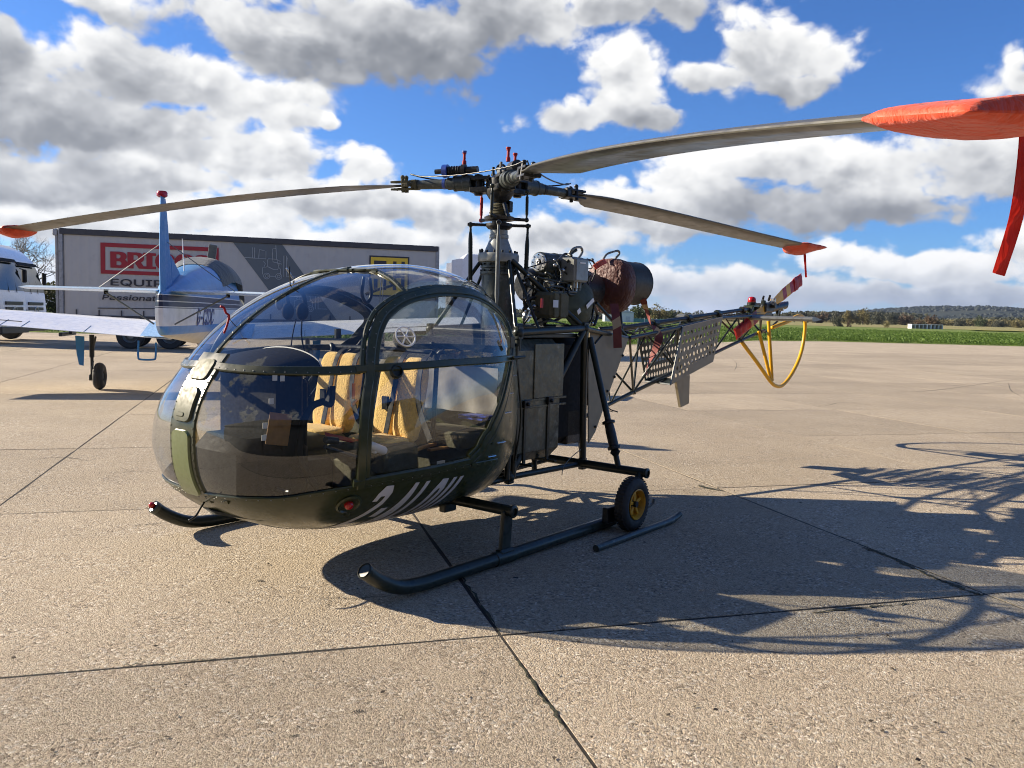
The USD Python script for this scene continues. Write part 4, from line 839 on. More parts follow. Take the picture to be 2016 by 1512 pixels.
part(heli, 'scissor_link', MB().box((.03, .09, 2.46), (.03, .02, .13), unit_rows(np.array([[1, 0, 0], [0, 1, .35], [0, -.35, 1.]]))).box((-.05, -.09, 2.46), (.03, .02, .13)).box((-.06, .05, 2.50), (.05, .05, .09)), 'dark_metal', 30)
hub = MB().lathe([(0, 2.53), (.06, 2.53), (.09, 2.56), (.115, 2.60), (.115, 2.63), (.085, 2.65), (.085, 2.72), (.06, 2.745), (0, 2.75)], (0, 0, 0), (0, 0, 1), 28)
for a in azs:
    e, c = rad(a), cw(a); R3 = [e, -c, [0, 0, 1]]
    hub.box(e * .16 + [0, 0, 2.63], (.16, .15, .045), R3).box(e * .16 + [0, 0, 2.725], (.16, .12, .03), R3).cyl(e * .19 + [0, 0, 2.59], e * .19 + [0, 0, 2.76], .035, 14)
hubp = part(heli, 'rotor_hub', hub, 'dark_metal', 35)
for k in range(10): 
    a = r3.random() * 6.28; c = rad(a) * (.08 + .1 * r3.random()) + [0, 0, 2.66 + .12 * r3.random()]
    part(hubp, 'fitting', MB().box(c, .02 + .045 * r3.random(3)).cyl(c, c + [0, 0, .05 + .03 * r3.random()], .012, 10), ('dark_metal', 'black_paint', 'grey_metal')[k % 3], 30)
part(hubp, 'lifting_eye', MB().torus((-.01, .0, 2.80), (.7, .7, 0), .035, .01, 20, 8), 'black_paint', True)
PXB = [[(1066, 374), (1140, 384), (1300, 419), (1450, 453), (1540, 476), (1585, 484)], [(930, 364), (755, 368), (600, 380), (400, 399), (250, 421), (118, 446), (30, 456)], [(1028, 345), (1060, 333), (1130, 312), (1240, 292), (1400, 270), (1560, 258), (1712, 243), (1860, 226)]]
Z_OF = []
for a, px in zip(azs, PXB):
    w = rad(a) @ HF.R; bf = Frame(HF.o, w[:2]); q = np.array([bf.Y(u, v) for u, v in px])[:, [0, 2]]
    q = q[(q[:, 0] > .3) & (q[:, 0] < 5.3)]; cf = np.polyfit(q[:, 0], q[:, 1] - 2.69, 3) if len(q) > 4 else np.polyfit(q[:, 0], q[:, 1] - 2.69, 2)
    xs = np.r_[0, 0, 0, q[:, 0]]; ys = np.r_[2.69, 2.69, 2.69, q[:, 1]]; cf = np.polyfit(xs, ys, 3); Z_OF.append(np.poly1d(cf)); print('BLADE', np.round(q, 2).tolist(), [round(float(Z_OF[-1](r)), 2) for r in (1, 2, 3, 4, 5.1)])
af = [(.25, .0), (.243, .018), (.20, .042), (.12, .058), (0., .060), (-.18, .050), (-.40, .031), (-.60, .013), (-.75, .002)]
AF = np.array(af + [(x, -z * .8) for x, z in af[::-1][:-1]])                                       # fractions of the chord, leading edge first
PIT = lambda k, R: 7 - 2.1 * R if k == 2 else (6.2 if k == 1 else 9) - 1.1 * R
def section(k, R, chord, th=1., pitch=6.0, z0=0.):
    a = azs[k]; zz = Z_OF[k]; sl = zz.deriv()(R); e = unit(rad(a) + [0, 0, sl]); c = cw(a); nrm = unit(np.cross(e, -c)); nrm *= np.sign(nrm[2])
    p = math.radians(pitch); c2, n2 = math.cos(p) * c + math.sin(p) * nrm, -math.sin(p) * c + math.cos(p) * nrm
    return (rad(a) * R + [0, 0, zz(R) + z0]), c2, n2
for k in range(3):
    a = azs[k]; S = []
    for R in np.r_[.86, .90, .95, 1.05, 1.16, 1.28, 1.34, np.linspace(1.5, 5.08, 24), 5.11]:
        t = np.clip((R - .9) / .40, 0, 1); t = t * t * (3 - 2 * t); ch = .12 + .235 * t; th = 1.5 - .5 * t; sh = .02 * (1 - t)
        if R > 5.1: ch *= .96
        o, c2, n2 = section(k, R, ch, pitch=PIT(k, R))
        S.append(o + np.outer(AF[:, 0] * ch + sh, c2) + np.outer(AF[:, 1] * ch * th, n2))
    S = np.array(S); S = np.concatenate([S, S[:, :1]], 1)
    bl = part(heli, 'rotor_blade', MB().grid(S).add(S[-1, :-1], [[0, j, j + 1] for j in range(1, len(AF) - 1)]), 'blade_paint', 35)
    o, c2, n2 = section(k, .24, .1); o1, _, _ = section(k, .78, .1)
    sl = part(heli, 'blade_sleeve', MB().lathe([(.04, 0), (.068, .005), (.068, .07), (.062, .075), (.062, .14), (.066, .145), (.066, .16), (.050, .165), (.050, .22), (.042, .225), (.037, .5), (.043, .505), (.043, .54), (.03, .55)], o, o1 - o, 26), 'gearbox_paint', 35)
    part(sl, 'blue_ring', MB().lathe([(.040, .235), (.0445, .237), (.0445, .262), (.040, .264)], o, o1 - o, 26), 'blue_paint' if k == 1 else 'dark_metal', 35)
    o2, c2, n2 = section(k, .86, .1, pitch=7); e = unit(np.cross(c2, n2)); e *= np.sign(e @ rad(a))
    gm = MB().box(o2 + n2 * .03, (.22, .10, .018), [e, c2, n2]).box(o2 - n2 * .03, (.22, .10, .018), [e, c2, n2]).box(o2 - e * .10, (.05, .10, .085), [e, c2, n2])
    for d in (-.035, .035): gm.cyl(o2 + c2 * d - n2 * .06, o2 + c2 * d + n2 * .065, .016, 12).ball(o2 + c2 * d + n2 * .065, .02, 1)
    gm.box(o2 - e * .05 - c2 * .08, (.06, .07, .03), [e, c2, n2])
    part(sl, 'blade_grip', gm, 'seat_cloth' if k == 1 else 'dark_metal', 30)
    # drag damper above the sleeve, with its oil cup
    dcol = 'dark_metal'
    q0 = o + n2 * .105 + e * (-.06) - c2 * .03; dp = part(hubp, 'drag_damper', MB().lathe([(0, 0), (.028, 0), (.028, .1), (.048, .105), (.048, .14), (.03, .145)] + [(.040 if j % 2 else .03, .15 + .011 * j) for j in range(11)] + [(.05, .27), (.05, .30), (.02, .31), (.02, .38), (0, .38)], q0, e, 20), dcol, 35) if k == 1 else part(hubp, 'drag_damper', MB().lathe([(0, 0), (.04, 0), (.045, .05), (.045, .2), (.02, .21), (0, .21)], q0, e, 20), dcol, 35)
    if k == 1: part(hubp, 'blue_collar', MB().lathe([(.0, .262), (.054, .264), (.054, .306), (.0, .308)], q0, e, 20), 'blue_paint', 35)
    q1 = o + n2 * .15 + e * (.07 if k == 1 else -.07); part(hubp, 'oil_cup', MB().lathe([(.018, 0), (.018, .03), (.012, .035), (.012, .085), (.016, .088), (.016, .10), (0, .10)], q1, (0, 0, 1), 14), 'red_paint', 35)
    part(hubp, 'cup_cap', MB().lathe([(.018, .096), (.020, .098), (.020, .112), (0, .113)], q1, (0, 0, 1), 14), 'blue_paint' if k == 1 else 'red_paint', 35)
    # pitch link
    s2 = a - .5; l0 = rad(s2) * .23 + [0, 0, 2.40]; l1 = rad(s2) * .23 + [0, 0, 2.63]
    part(heli, 'pitch_link', MB().tube([l0, l0 + (l1 - l0) * .15, l0 + (l1 - l0) * .2, l0 + (l1 - l0) * .8, l0 + (l1 - l0) * .85, l1], [.008, .008, .013, .013, .008, .008], 10).ball(l0, .02, 1).ball(l1, .02, 1), 'red_paint' if k == 1 else 'black_paint', True)
for k in range(3):                                # blade spacing cables
    o, _, n2 = section(k, .80, .1); o1, _, _ = section((k + 1) % 3, .80, .1); m_ = (o + o1) / 2
    part(hubp, 'spacing_cable', MB().bend([o + n2 * .09, o * .75 + m_ * .25 + [0, 0, .06], m_ + [0, 0, .04], o1 * .75 + m_ * .25 + [0, 0, .06], o1 + n2 * .09], .006, 6), 'dark_metal', True)

# ---- tail boom: two upper longerons, one lower, diagonals between
def up_pt(x, s=1): t = np.interp(-x, [.62, 1.70, 5.5], [0, .22, 1]); return np.array([x, s * np.interp(-x, [.62, 1.7, 5.5], [.46, .28, .10]), np.interp(-x, [.62, 1.70, 4.11, 5.5], [1.52, 1.425, 1.655, 1.705])])
def lo_pt(x): return np.array([x, 0, np.interp(-x, [1.25, 2.315, 5.066, 5.85], [.63, .85, 1.372, 1.505])])
for s in (1, -1): part(heli, 'longeron', MB().tube([up_pt(x, s) for x in np.linspace(-1.70, -5.55, 12)], .019, 12), 'black_paint', True)
part(heli, 'longeron', MB().tube([lo_pt(x) for x in np.linspace(-1.25, -5.85, 10)], .021, 12), 'black_paint', True)
lows, ups = [-2.30, -3.30, -4.18, -5.05, -5.72], [-1.70, -2.80, -3.72, -4.60, -5.40]
for i in range(5):
    for s in (1, -1):
        part(heli, 'brace', MB().tube([lo_pt(lows[i]), up_pt(ups[i], s)], .012, 8), 'black_paint')
        if i < 4: part(heli, 'brace', MB().tube([lo_pt(lows[i]), up_pt(ups[i + 1], s)], .012, 8), 'black_paint')
        part(heli, 'brace', MB().tube([lo_pt(lows[i] + .45 if i == 0 else lows[i]), up_pt(lows[i] + .25, s)], .009, 8), 'black_paint')
    part(heli, 'brace', MB().tube([up_pt(ups[i], 1), up_pt(ups[i], -1)], .011, 8), 'black_paint')
    if i < 4: part(heli, 'brace', MB().tube([up_pt(ups[i], 1), up_pt(ups[i + 1], -1)], .009, 8), 'black_paint')
    part(heli, 'boom_joint', MB().ball(lo_pt(lows[i]), .03, 1).box(lo_pt(lows[i]) + [0, 0, .0], (.08, .03, .05)), 'black_paint')
dsx = np.linspace(-1.55, -5.45, 8); dsz = np.interp(-dsx, [1.5, 1.93, 5.37], [1.50, 1.515, 1.80])
drive = part(heli, 'drive_shaft', MB().tube(np.c_[dsx, dsx * 0 + .03, dsz], .024, 12), 'dark_metal', True)
for x in (-1.95, -2.65, -3.45, -4.25, -5.0):
    z = np.interp(-x, -dsx, dsz); part(drive, 'shaft_bearing', MB().cyl((x - .05, .03, z), (x + .05, .03, z), .042, 14).box((x, .03, z - .05), (.05, .16, .03)).tube([(x, .03, z - .04), up_pt(x, 1)], .008, 6).tube([(x, .03, z - .04), up_pt(x, -1)], .008, 6), 'black_paint', 35)
for dy, dz in ((-.06, -.02), (.10, -.05), (-.09, -.06)):
    part(heli, 'control_cable', MB().tube(np.c_[dsx, dsx * 0 + dy, dsz + dz], .006, 6), 'dark_metal', True)
# perforated side plates round the boom
def perforated(px, y, ybot, rows, x_lo, name):
    P = np.array([H(u, v, y) for u, v in px]); ax = unit(P[1] - P[0]) if True else 0
    P2 = P[:, [0, 2]]; g = Polygon(P2); holes = []
    tl, tr, br, bl_ = P2
    for r in range(rows):
        f = (r + .9) / (rows + .55)
        for c in range(11):
            q = (c + .8) / 11.5
            A_, B_ = tl + (bl_ - tl) * f, tr + (br - tr) * f
            if r == rows - 1: A_, B_ = bl_ + (tl - bl_) * .13, bl_ + (tl - bl_) * .13 + (br - bl_) * 1.0
            p = A_ + (B_ - A_) * q
            h = Point(*p).buffer(.0245, 7)
            if g.buffer(-.012).contains(h) and not (r == rows - 1 and c > 3): holes.append(h)
    g = g.difference(unary_union(holes)); m = trimesh.creation.extrude_polygon(g, .008, engine='earcut'); V = m.vertices.copy()
    zt, zb = P2[:, 1].max(), P2[:, 1].min(); yv = y + (ybot - y) * (1.55 - V[:, 1]) / .65 * 0 + V[:, 2] * np.sign(y)
    part(heli, name, (np.c_[V[:, 0], yv, V[:, 1]], m.faces), 'beige_panel', False)
near_px = [(1344, 643), (1422, 624), (1403, 712), (1320, 757)]
perforated(near_px, .25, .2, 6, -3.9, 'perforated_plate')
NP = np.array([H(u, v, .25) for u, v in near_px])
far_v = NP * [1, -1, 1]; FPX_ = []
from_y = -.25
g = Polygon(far_v[:, [0, 2]]); 
def perforated_xz(P2, y):
    tl, tr, br, bl_ = P2; g = Polygon(P2); holes = []
    for r in range(6):
        for c in range(11):
            f, q = (r + .9) / 6.55, (c + .8) / 11.5; A_, B_ = tl + (bl_ - tl) * f, tr + (br - tr) * f; h = Point(*(A_ + (B_ - A_) * q)).buffer(.026, 7)
            if g.buffer(-.012).contains(h): holes.append(h)
    m = trimesh.creation.extrude_polygon(g.difference(unary_union(holes)), .008, engine='earcut'); V = m.vertices
    part(heli, 'perforated_plate', (np.c_[V[:, 0], y - V[:, 2], V[:, 1]], m.faces), 'black_paint', False, 'perforated plate on the far side of the boom, coloured black for its shade')  # black colour stands in for the shade on its inner face
FP = np.array([H(u, v, -.22) for u, v in ((1256, 662), (1341, 644), (1326, 735), (1271, 751))])[:, [0, 2]]
perforated_xz(FP, -.22)
bl3, fl3 = NP[3], np.array([FP[3][0], -.22, FP[3][1]])
part(heli, 'plate_floor', MB().add([bl3, fl3, fl3 + [-.22, 0, .04], bl3 + [-.22, 0, .05], bl3 - [0, 0, .008], fl3 - [0, 0, .008], fl3 + [-.22, 0, .032], bl3 + [-.22, 0, .042]], [[0, 1, 2, 3], [7, 6, 5, 4], [0, 4, 5, 1], [3, 2, 6, 7]]), 'black_paint', False)
for a_, b_ in ((NP[0], NP[3]), (NP[0], [NP[3][0] - .2, -.2, NP[3][2] + .05]), (bl3, fl3)): part(heli, 'plate_strut', MB().tube([a_, b_], .010, 8), 'grey_metal')
fin = [H(u, v, 0.0)[[0, 2]] for u, v in ((1329, 748), (1356, 738), (1354, 794), (1338, 802))]
part(heli, 'ventral_fin', MB().prism(fin, (0, .0, 0), (1, 0, 0), (0, 0, 1), .03), 'beige_panel', False)
# tail plane
for s in (1, -1):
    S = []
    for y in np.linspace(.08, .92, 12):
        ch = .36; S.append([(-5.02 - ch * (.25 - x), s * y, 1.665 + ch * z * 1.5) for x, z in AF])
    S = np.array(S); S = np.concatenate([S, S[:, :1]], 1); part(heli, 'stabilizer', MB().grid(S).add(S[-1, :-1], [[0, j, j + 1] for j in range(1, len(AF) - 1)]).add(S[0, :-1], [[0, j + 1, j] for j in range(1, len(AF) - 1)]), 'grey_metal', 40)
# guard hoop
GY = .14; hp = lambda u, v, y=GY: H(u, v, y)
base = lo_pt(-5.08)
part(heli, 'tail_guard', MB().bend([hp(1460, 673, 0), hp(1490, 713, .08), hp(1517, 751), hp(1529, 760), hp(1541, 758), hp(1557, 739), hp(1573, 707), hp(1582, 672), hp(1585, 634), hp(1578, 622), hp(1566, 624), hp(1551, 633), hp(1520, 645, .06)], .026, 12), 'guard_yellow', True)
part(heli, 'tail_guard', MB().tube([hp(1494, 652, .03), hp(1518, 749)], .024, 12), 'guard_yellow', True)
part(heli, 'tail_guard', MB().tube([hp(1513, 632, .06), hp(1520, 750)], .024, 12), 'guard_yellow', True)
# tail gearbox, beacon, tail rotor
tg = part(heli, 'tail_gearbox', MB().cyl(H(1500, 612, .05), H(1545, 601, .05), .055, 18).cyl(H(1528, 612, .05), H(1528, 590, .05), .05, 16).box(H(1505, 606, .05), (.28, .16, .12)).cyl(H(1538, 600, .05), H(1549, 597, .05), .028, 12).torus(H(1550, 598, .05), (0, 1, 0), .028, .010, 16, 6), 'dark_metal', 35)
for k in range(16):
    c = H(1495 + 48 * r3.random(), 590 + 26 * r3.random(), -.02 + .16 * r3.random()); part(tg, 'fitting', MB().box(c, .025 + .05 * r3.random(3)) if k % 2 else MB().cyl(c, c + [.03, .03, .07], .015, 10), ('dark_metal', 'black_paint', 'grey_metal', 'bright_metal')[k % 4], 30)
part(tg, 'bracket', MB().box(H(1500, 618, .05), (.5, .09, .05)).tube([H(1520, 618, .05), H(1512, 640, .03)], .016).tube([H(1536, 612, .05), H(1531, 632, .03)], .014).tube([H(1531, 632, .03), H(1506, 655, .0)], .014), 'black_paint')
bc = H(1480, 597, .02)
bb = part(heli, 'beacon_bracket', MB().box(bc + [.0, .0, -.04], (.20, .14, .022)).box(bc + [.12, 0, -.10], (.05, .13, .12), unit_rows(np.array([[1, 0, .6], [0, 1, 0], [-.6, 0, 1.]]))).box(bc + [-.13, 0, -.12], (.05, .13, .20), unit_rows(np.array([[1, 0, -.3], [0, 1, 0], [.3, 0, 1.]]))), 'olive_paint', 30)
part(bb, 'beacon_base', MB().cyl(bc + [0, 0, -.03], bc + [0, 0, .012], .062, 20), 'black_paint', 35)
part(bb, 'beacon_lens', MB().lathe([(.052, .012), (.054, .03), (.052, .055), (.042, .075), (.02, .085), (0, .086)], bc, (0, 0, 1), 22), 'red_lens', 40)
TY = .10; th_, tt = H(1516, 601, TY), H(1575, 552, TY); td = unit(tt - th_); tn = np.array([0, 1, 0]); tcx = unit(np.cross(td, tn)); TL = np.linalg.norm(tt - th_); print('TAILROTOR', TL, th_)
trh = part(heli, 'tail_rotor_hub', MB().cyl(th_ - [0, .08, 0], th_ + [0, .08, 0], .04, 16).box(th_, (.26, .06, .07), [td, tn, tcx]), 'dark_metal', 35)
def tblade(sg, a, b, name, m, w0, w1, th=.018, parent=heli, **kw):
    S = []
    for t in np.linspace(a, b, 6):
        w = w0 + (w1 - w0) * (t - a) / (b - a); c = th_ + sg * td * TL * t; S.append([c + tcx * w * (x + .25) + tn * w * z * 1.0 * th / .018 for x, z in AF])
    S = np.array(S); S = np.concatenate([S, S[:, :1]], 1); return part(parent, name, MB().grid(S).add(S[-1, :-1], [[0, j, j + 1] for j in range(1, len(AF) - 1)]).add(S[0, :-1], [[0, j + 1, j] for j in range(1, len(AF) - 1)]), m, 40, **kw)
for sg in (1, -1):
    b0 = tblade(sg, .10, .40, 'tail_rotor_blade', 'guard_yellow', .10, .175)
    tblade(sg, .40, .52, 'red_band', 'red_paint', .175, .175, parent=b0); tblade(sg, .52, .645, 'yellow_band', 'guard_yellow', .175, .175, parent=b0); tblade(sg, .645, .98, 'red_band', 'red_paint', .175, .172, parent=b0)
# ---- undercarriage
def skid(s):
    y = 1.077 * s; P = [(2.40, y, .225), (2.30, y, .150), (2.16, y, .080), (2.0, y, .052), (1.7, y, .046), (.5, y, .046), (-.10, y, .046), (-.16, y, .062)]
    sk = part(heli, 'skid', MB().bend(P, .043, 18, 6), 'black_paint', 40)
    part(sk, 'toe_cap', MB().lathe([(.0435, -.03), (.0455, -.02), (.0455, 0), (.038, .006), (.036, -.004), (0, -.004)], P[0], np.array(P[0]) - np.array(P[1]), 20), 'black_paint' if s > 0 else 'gearbox_paint', 35)
    if s < 0: part(sk, 'red_lamp', MB().ball(np.array(P[0]) + [.012, 0, .012], .022, 1), 'red_lens', True)
    part(sk, 'clamp', MB().cyl((1.10, y, .046), (1.30, y, .046), .048, 18), 'black_paint', 35)
    part(heli, 'skid_leg', MB().box((1.178, 1.073 * s, .195), (.105, .030, .30), unit_rows(np.array([[1, 0, .08], [0, 1, 0], [-.08, 0, 1.]])), ch=.3).box((1.19, y, .075), (.15, .07, .05), ch=.3), 'black_paint', 30)
    part(heli, 'skid_leg', MB().tube([(-.60, 1.06 * s, .365), (-.50, y + .0 * s, .21), (-.18, y, .07)], [.034, .030, .028], 12), 'black_paint', 30)
    wc = np.array([-.15, 1.25 * s, .205])
    w = part(heli, 'wheel', MB().torus(wc, (0, 1, 0), .152, .054, 36, 14, 1.0), 'rubber', 40)
    g = MB()
    for j in range(44):
        t = j / 44 * 2 * PI; g.box(wc + np.array([math.cos(t), 0, math.sin(t)]) * .2050, (.004, .07, .017), [[math.cos(t), 0, math.sin(t)], [0, 1, 0], [-math.sin(t), 0, math.cos(t)]])
    part(w, 'tread', g, 'rubber', False)
    rm = MB().lathe([(.112, -.045), (.118, -.05), (.108, -.02), (.100, .0), (.108, .03), (.118, .05), (.112, .055), (.098, .03), (.094, .0), (.098, -.04)], wc, (0, s, 0), 32)
    for t in np.arange(5) * 2 * PI / 5 + .3: rm.box(wc + np.array([math.cos(t) * .065, .018 * s, math.sin(t) * .065]), (.085, .016, .026), [[math.cos(t), 0, math.sin(t)], [0, 1, 0], [-math.sin(t), 0, math.cos(t)]], .25)
    rm.lathe([(.094, .0), (.03, .004), (.03, -.004), (.094, -.004)], wc, (0, s, 0), 28)
    part(w, 'rim', rm, 'wheel_yellow', 40)
    part(w, 'axle', MB().cyl(wc - [0, .12 * s, 0], wc + [0, .045 * s, 0], .024, 14), 'dark_metal', 35)
    part(heli, 'wheel_arm', MB().box((-.06, 1.145 * s, .13), (.26, .05, .12)).tube([(-.60, 1.06 * s, .34), (-.40, 1.15 * s, .20), (-.06, 1.145 * s, .15)], .026).box((-.40, 1.17 * s, .17), (.10, .05, .07)), 'dark_metal', 30)
    part(heli, 'tow_hook', MB().bend([(-.40, 1.2 * s, .16), (-.46, 1.22 * s, .13), (-.50, 1.24 * s, .15), (-.50, 1.25 * s, .19)], .012, 8), 'grey_metal')
for s in (1, -1): skid(s)
for x, z, nm in ((1.165, .345, 'front_cross_tube'), (-.60, .362, 'rear_cross_tube')):
    p = part(heli, nm, MB().tube([(x, -1.115, z), (x, 1.115, z)], .036, 18), 'black_paint', 40)
    for s in (1, -1): part(p, 'end_cap', MB().lathe([(.037, 0), (.042, .004), (.042, .02), (.025, .026), (.022, .012), (0, .012)], (x, 1.11 * s, z), (0, s, 0), 18), 'black_paint', 35)
for s in (1, -1): part(heli, 'belly_bracket', MB().box((1.165, .55 * s, .315), (.12, .06, .12)), 'black_paint', 30)
part(heli, 'tie_tube', MB().tube([(1.165, .3, .335), nC * [1, .3, 1]], .018).tube([(1.165, -.3, .335), nC * [1, -.3, 1]], .018), 'black_paint')
part(heli, 'step_pipe', MB().bend([H(402, 989, .0), H(395, 1000, .05), H(385, 1016, .1), H(372, 1025, .1)], .006, 6), 'dark_metal', True)
part(heli, 'wire', MB().bend([H(1190, 790, .3), H(1200, 805, .3), H(1216, 811, .3)], .006, 6).bend([H(1188, 792, .3), H(1195, 806, .3), H(1206, 811, .25)], .004, 6), 'console_black', True)
part(heli, 'drain_pipe', MB().tube([H(1052, 905, .3), H(1052, 932, .3)], .022).ball(H(1046, 898, .35), .03, 1), 'dark_metal')
part(heli, 'wire', MB().bend([H(1143, 885, .5), H(1125, 900, .5), H(1110, 918, .5), H(1106, 935, .5)], .004, 6), 'grey_metal', True)

# ------------------------------------------------------------------ covers tied over the blades, the air intake and the tail rotor
def ribbon(pts, w, wdir, frame, name, parent, material, twist=0.):
    P = smooth_path(pts, 6); n = len(P); T = unit_rows(np.gradient(P, axis=0)); G_ = []
    for i in range(n):
        b = unit(np.asarray(wdir) - T[i] * (T[i] @ np.asarray(wdir))); c = np.cross(T[i], b); a = twist * i / (n - 1); d = math.cos(a) * b + math.sin(a) * c; ww = w if np.ndim(w) == 0 else np.interp(i / (n - 1), [0, 1], w)
        G_.append([P[i] - d * ww / 2, P[i] + c * .004 * math.sin(i * 1.3), P[i] + d * ww / 2])
    g = np.array(G_); nrm = np.cross(g[:, 2] - g[:, 0], T); nrm = unit_rows(nrm)[:, None] * .002
    return part(parent, name, MB().grid(g + nrm).grid(g - nrm, True), material, 60)
def blade_cover(k, R0, R1, lab, seed, sag=.02, slant=.35):
    c = thing('blade_cover', lab, 'blade cover', HF, 'covers on the rotor blade tips')
    A = []; nR = 46
    for i, R in enumerate(np.linspace(R0, R1, nR)):
        o, c2, n2 = section(k, min(R, 5.2), .35, pitch=PIT(k, R)); t = (R - R0) / (R1 - R0)
        le = (.098 if k != 1 else .08) + .03 * min(1, t / .2); te = -(.31 if k != 1 else .28) + .22 * max(0, 1 - t / slant) ** 1.5; zc_ = max(0, (t - .93) / .07); puff = (1 - .9 * zc_ ** 2) * (.42 + .58 * min(1, t / .22)); ring = []
        for a in np.linspace(0, 2 * PI, 33):
            x = (le + te) / 2 + (le - te) / 2 * np.sign(math.cos(a)) * abs(math.cos(a)) ** .8; zt = math.sin(a); z = ((.046 if k == 2 else .042) * puff * max(zt, 0) ** .7 if zt > 0 else -(.034 + sag * math.sin(PI * min(1, t * 1.1))) * puff * abs(zt) ** .75) * (1.0 - .35 * abs(x + .13) / .3)
            ring.append(o + c2 * x + n2 * z)
        A.append(ring)
    A = np.array(A); w = (meshkit.fbm(A * [9, 9, 9] + seed * 5, 4) - .5); d = A - A.mean(1, keepdims=True); A = A + unit_rows(d.reshape(-1, 3)).reshape(d.shape) * w[..., None] * .022
    A[:, -1] = A[:, 0]
    part(c, 'sleeve', MB().grid(A).add(A[-1, :-1], [[0, j, j + 1] for j in range(1, 31)]).grid(A[:14] * .9995 + A[:14].mean(1, keepdims=True) * .0005, True), 'cover_orange', 60)
    return c
def bpt(k, R, dz=0, off=0): o, c2, n2 = section(k, R, .35); return o + c2 * off + [0, 0, dz]
cv = blade_cover(2, 4.76, 5.17, 'large orange fabric sleeve over the tip of the rotor blade reaching towards the viewer', 1)
p0 = bpt(2, 4.86, -.06, -.33); e_ = rad(azs[2])
Rb = Frame(HF.o, (e_ @ HF.R)[:2])
def near_strap(u, v, dep): 
    d = ray(u, v); return HF.loc(EYE + d * dep / d[1])
D0 = (HF.world(p0) - EYE)[1]; print('STRAP depth', D0)
ribbon([near_strap(2024, 250, D0), near_strap(2016, 330, D0), near_strap(2000, 430, D0), near_strap(1966, 540, D0)], [.045, .036], HF.R @ np.array([1, .1, 0]), HF, 'strap', cv, 'streamer_red')
cv = blade_cover(0, 4.62, 5.16, 'orange red fabric sleeve on the rotor blade tip above the tail', 2, .06, .5)
q = near = HF.Y; dz_ = (HF.world(bpt(0, 5.05)) - EYE)[1]
ribbon([near_strap(1584, 495, dz_), near_strap(1585, 515, dz_), near_strap(1587, 546, dz_)], [.03, .022], HF.R @ np.array([1, 0, 0]), HF, 'strap', cv, 'streamer_red')
cv = blade_cover(1, 5.02, 5.24, 'dark red fabric sleeve on the rotor blade tip at the left edge', 3, .05, .3)
# intake cover with hanging streamer
ic = thing('intake_cover', 'wrinkled maroon fabric cover over the engine air intake with a hanging strap', 'engine cover', HF)
m = trimesh.creation.icosphere(5, 1.0); V = m.vertices; q = np.sign(V) * np.abs(V) ** np.array([.62, .8, .8]); ctr = H(1203, 559, .06)
Pp = q * [.145, .245, .245]; wr = meshkit.fbm(q * [7, 5, 5] + 3, 5) - .5; crease = np.abs(meshkit.noise(q * [9, 12, 6] + 9) - .5)
Pp = Pp * (1 + .05 * wr[:, None]) + unit_rows(V) * (-.008 * (crease < .06)[:, None] * (1 - crease[:, None] / .06)); Pp[:, 2] -= .05 * np.clip(-q[:, 2], 0, 1) ** 2
icp = part(ic, 'bag', (Pp + ctr, m.faces), 'cover_maroon', True)
part(ic, 'orange_flap', MB().strip(smooth_path([H(1170, 527, .24), H(1182, 519, .25), H(1192, 514, .22)], 4), np.tile(unit([.2, .8, .5]), (9, 1)), .05, .006), 'cover_orange', 40)  # orange strip laid along the upper edge of the bag
st0 = HF.Y(1208, 600, .31)
ribbon([HF.Y(1209, 598, .30), HF.Y(1212, 620, .36), HF.Y(1215, 650, .40), HF.Y(1216, 685, .41)], .078, [-.614, .789, 0], HF, 'strap', ic, 'streamer_striped')
ec = thing('exhaust_streamer', 'striped maroon and cream strap hanging twisted from the exhaust pipe', 'strap', HF)
ribbon([H(1266, 588, .15), H(1270, 604, .15), H(1277, 622, .16), H(1283, 640, .22), H(1296, 655, .27), H(1297, 668, .29), H(1287, 695, .29), H(1276, 720, .29), H(1272, 738, .29)], [.065, .085], [-.614, .789, 0], HF, 'strap', ec, 'streamer_striped', 5.2)
# red bags over the tail rotor's tips
tcv = []
for sg, lab, m_ in ((1, 'crimson fabric sleeve over the raised tip of the tail rotor', 'tail_red'), (-1, 'bright red fabric bag over the lower tip of the tail rotor', 'streamer_red')):
    t_ = thing('tail_rotor_cover', lab, 'blade cover', HF, 'covers on the tail rotor tips'); A = []
    for i, t in enumerate(np.linspace(.78 if sg > 0 else .66, 1.06 if sg > 0 else .98, 22)):
        f = i / 21; ring = []; w, h = (.185 if sg > 0 else .125) * (1.08 - .1 * f), (.022 if sg > 0 else .045) * (1 - .75 * max(0, f - .85) / .15)
        for a in np.linspace(0, 2 * PI, 25): ring.append(th_ + sg * td * TL * t + tcx * (w / 2 * np.sign(math.cos(a)) * abs(math.cos(a)) ** .6 - .25 * .175 * 0 - .0) + tn * h * math.sin(a))
        A.append(ring)
    A = np.array(A); w = meshkit.fbm(A * 14 + sg * 3, 4) - .5; A += tn * w[..., None] * .05 + tcx * w[..., None] * .03; A[:, -1] = A[:, 0]
    part(t_, 'sleeve', MB().grid(A).add(A[-1, :-1], [[0, j, j + 1] for j in range(1, 23)]).add(A[0, :-1], [[0, j + 1, j] for j in range(1, 23)]), m_, 60)
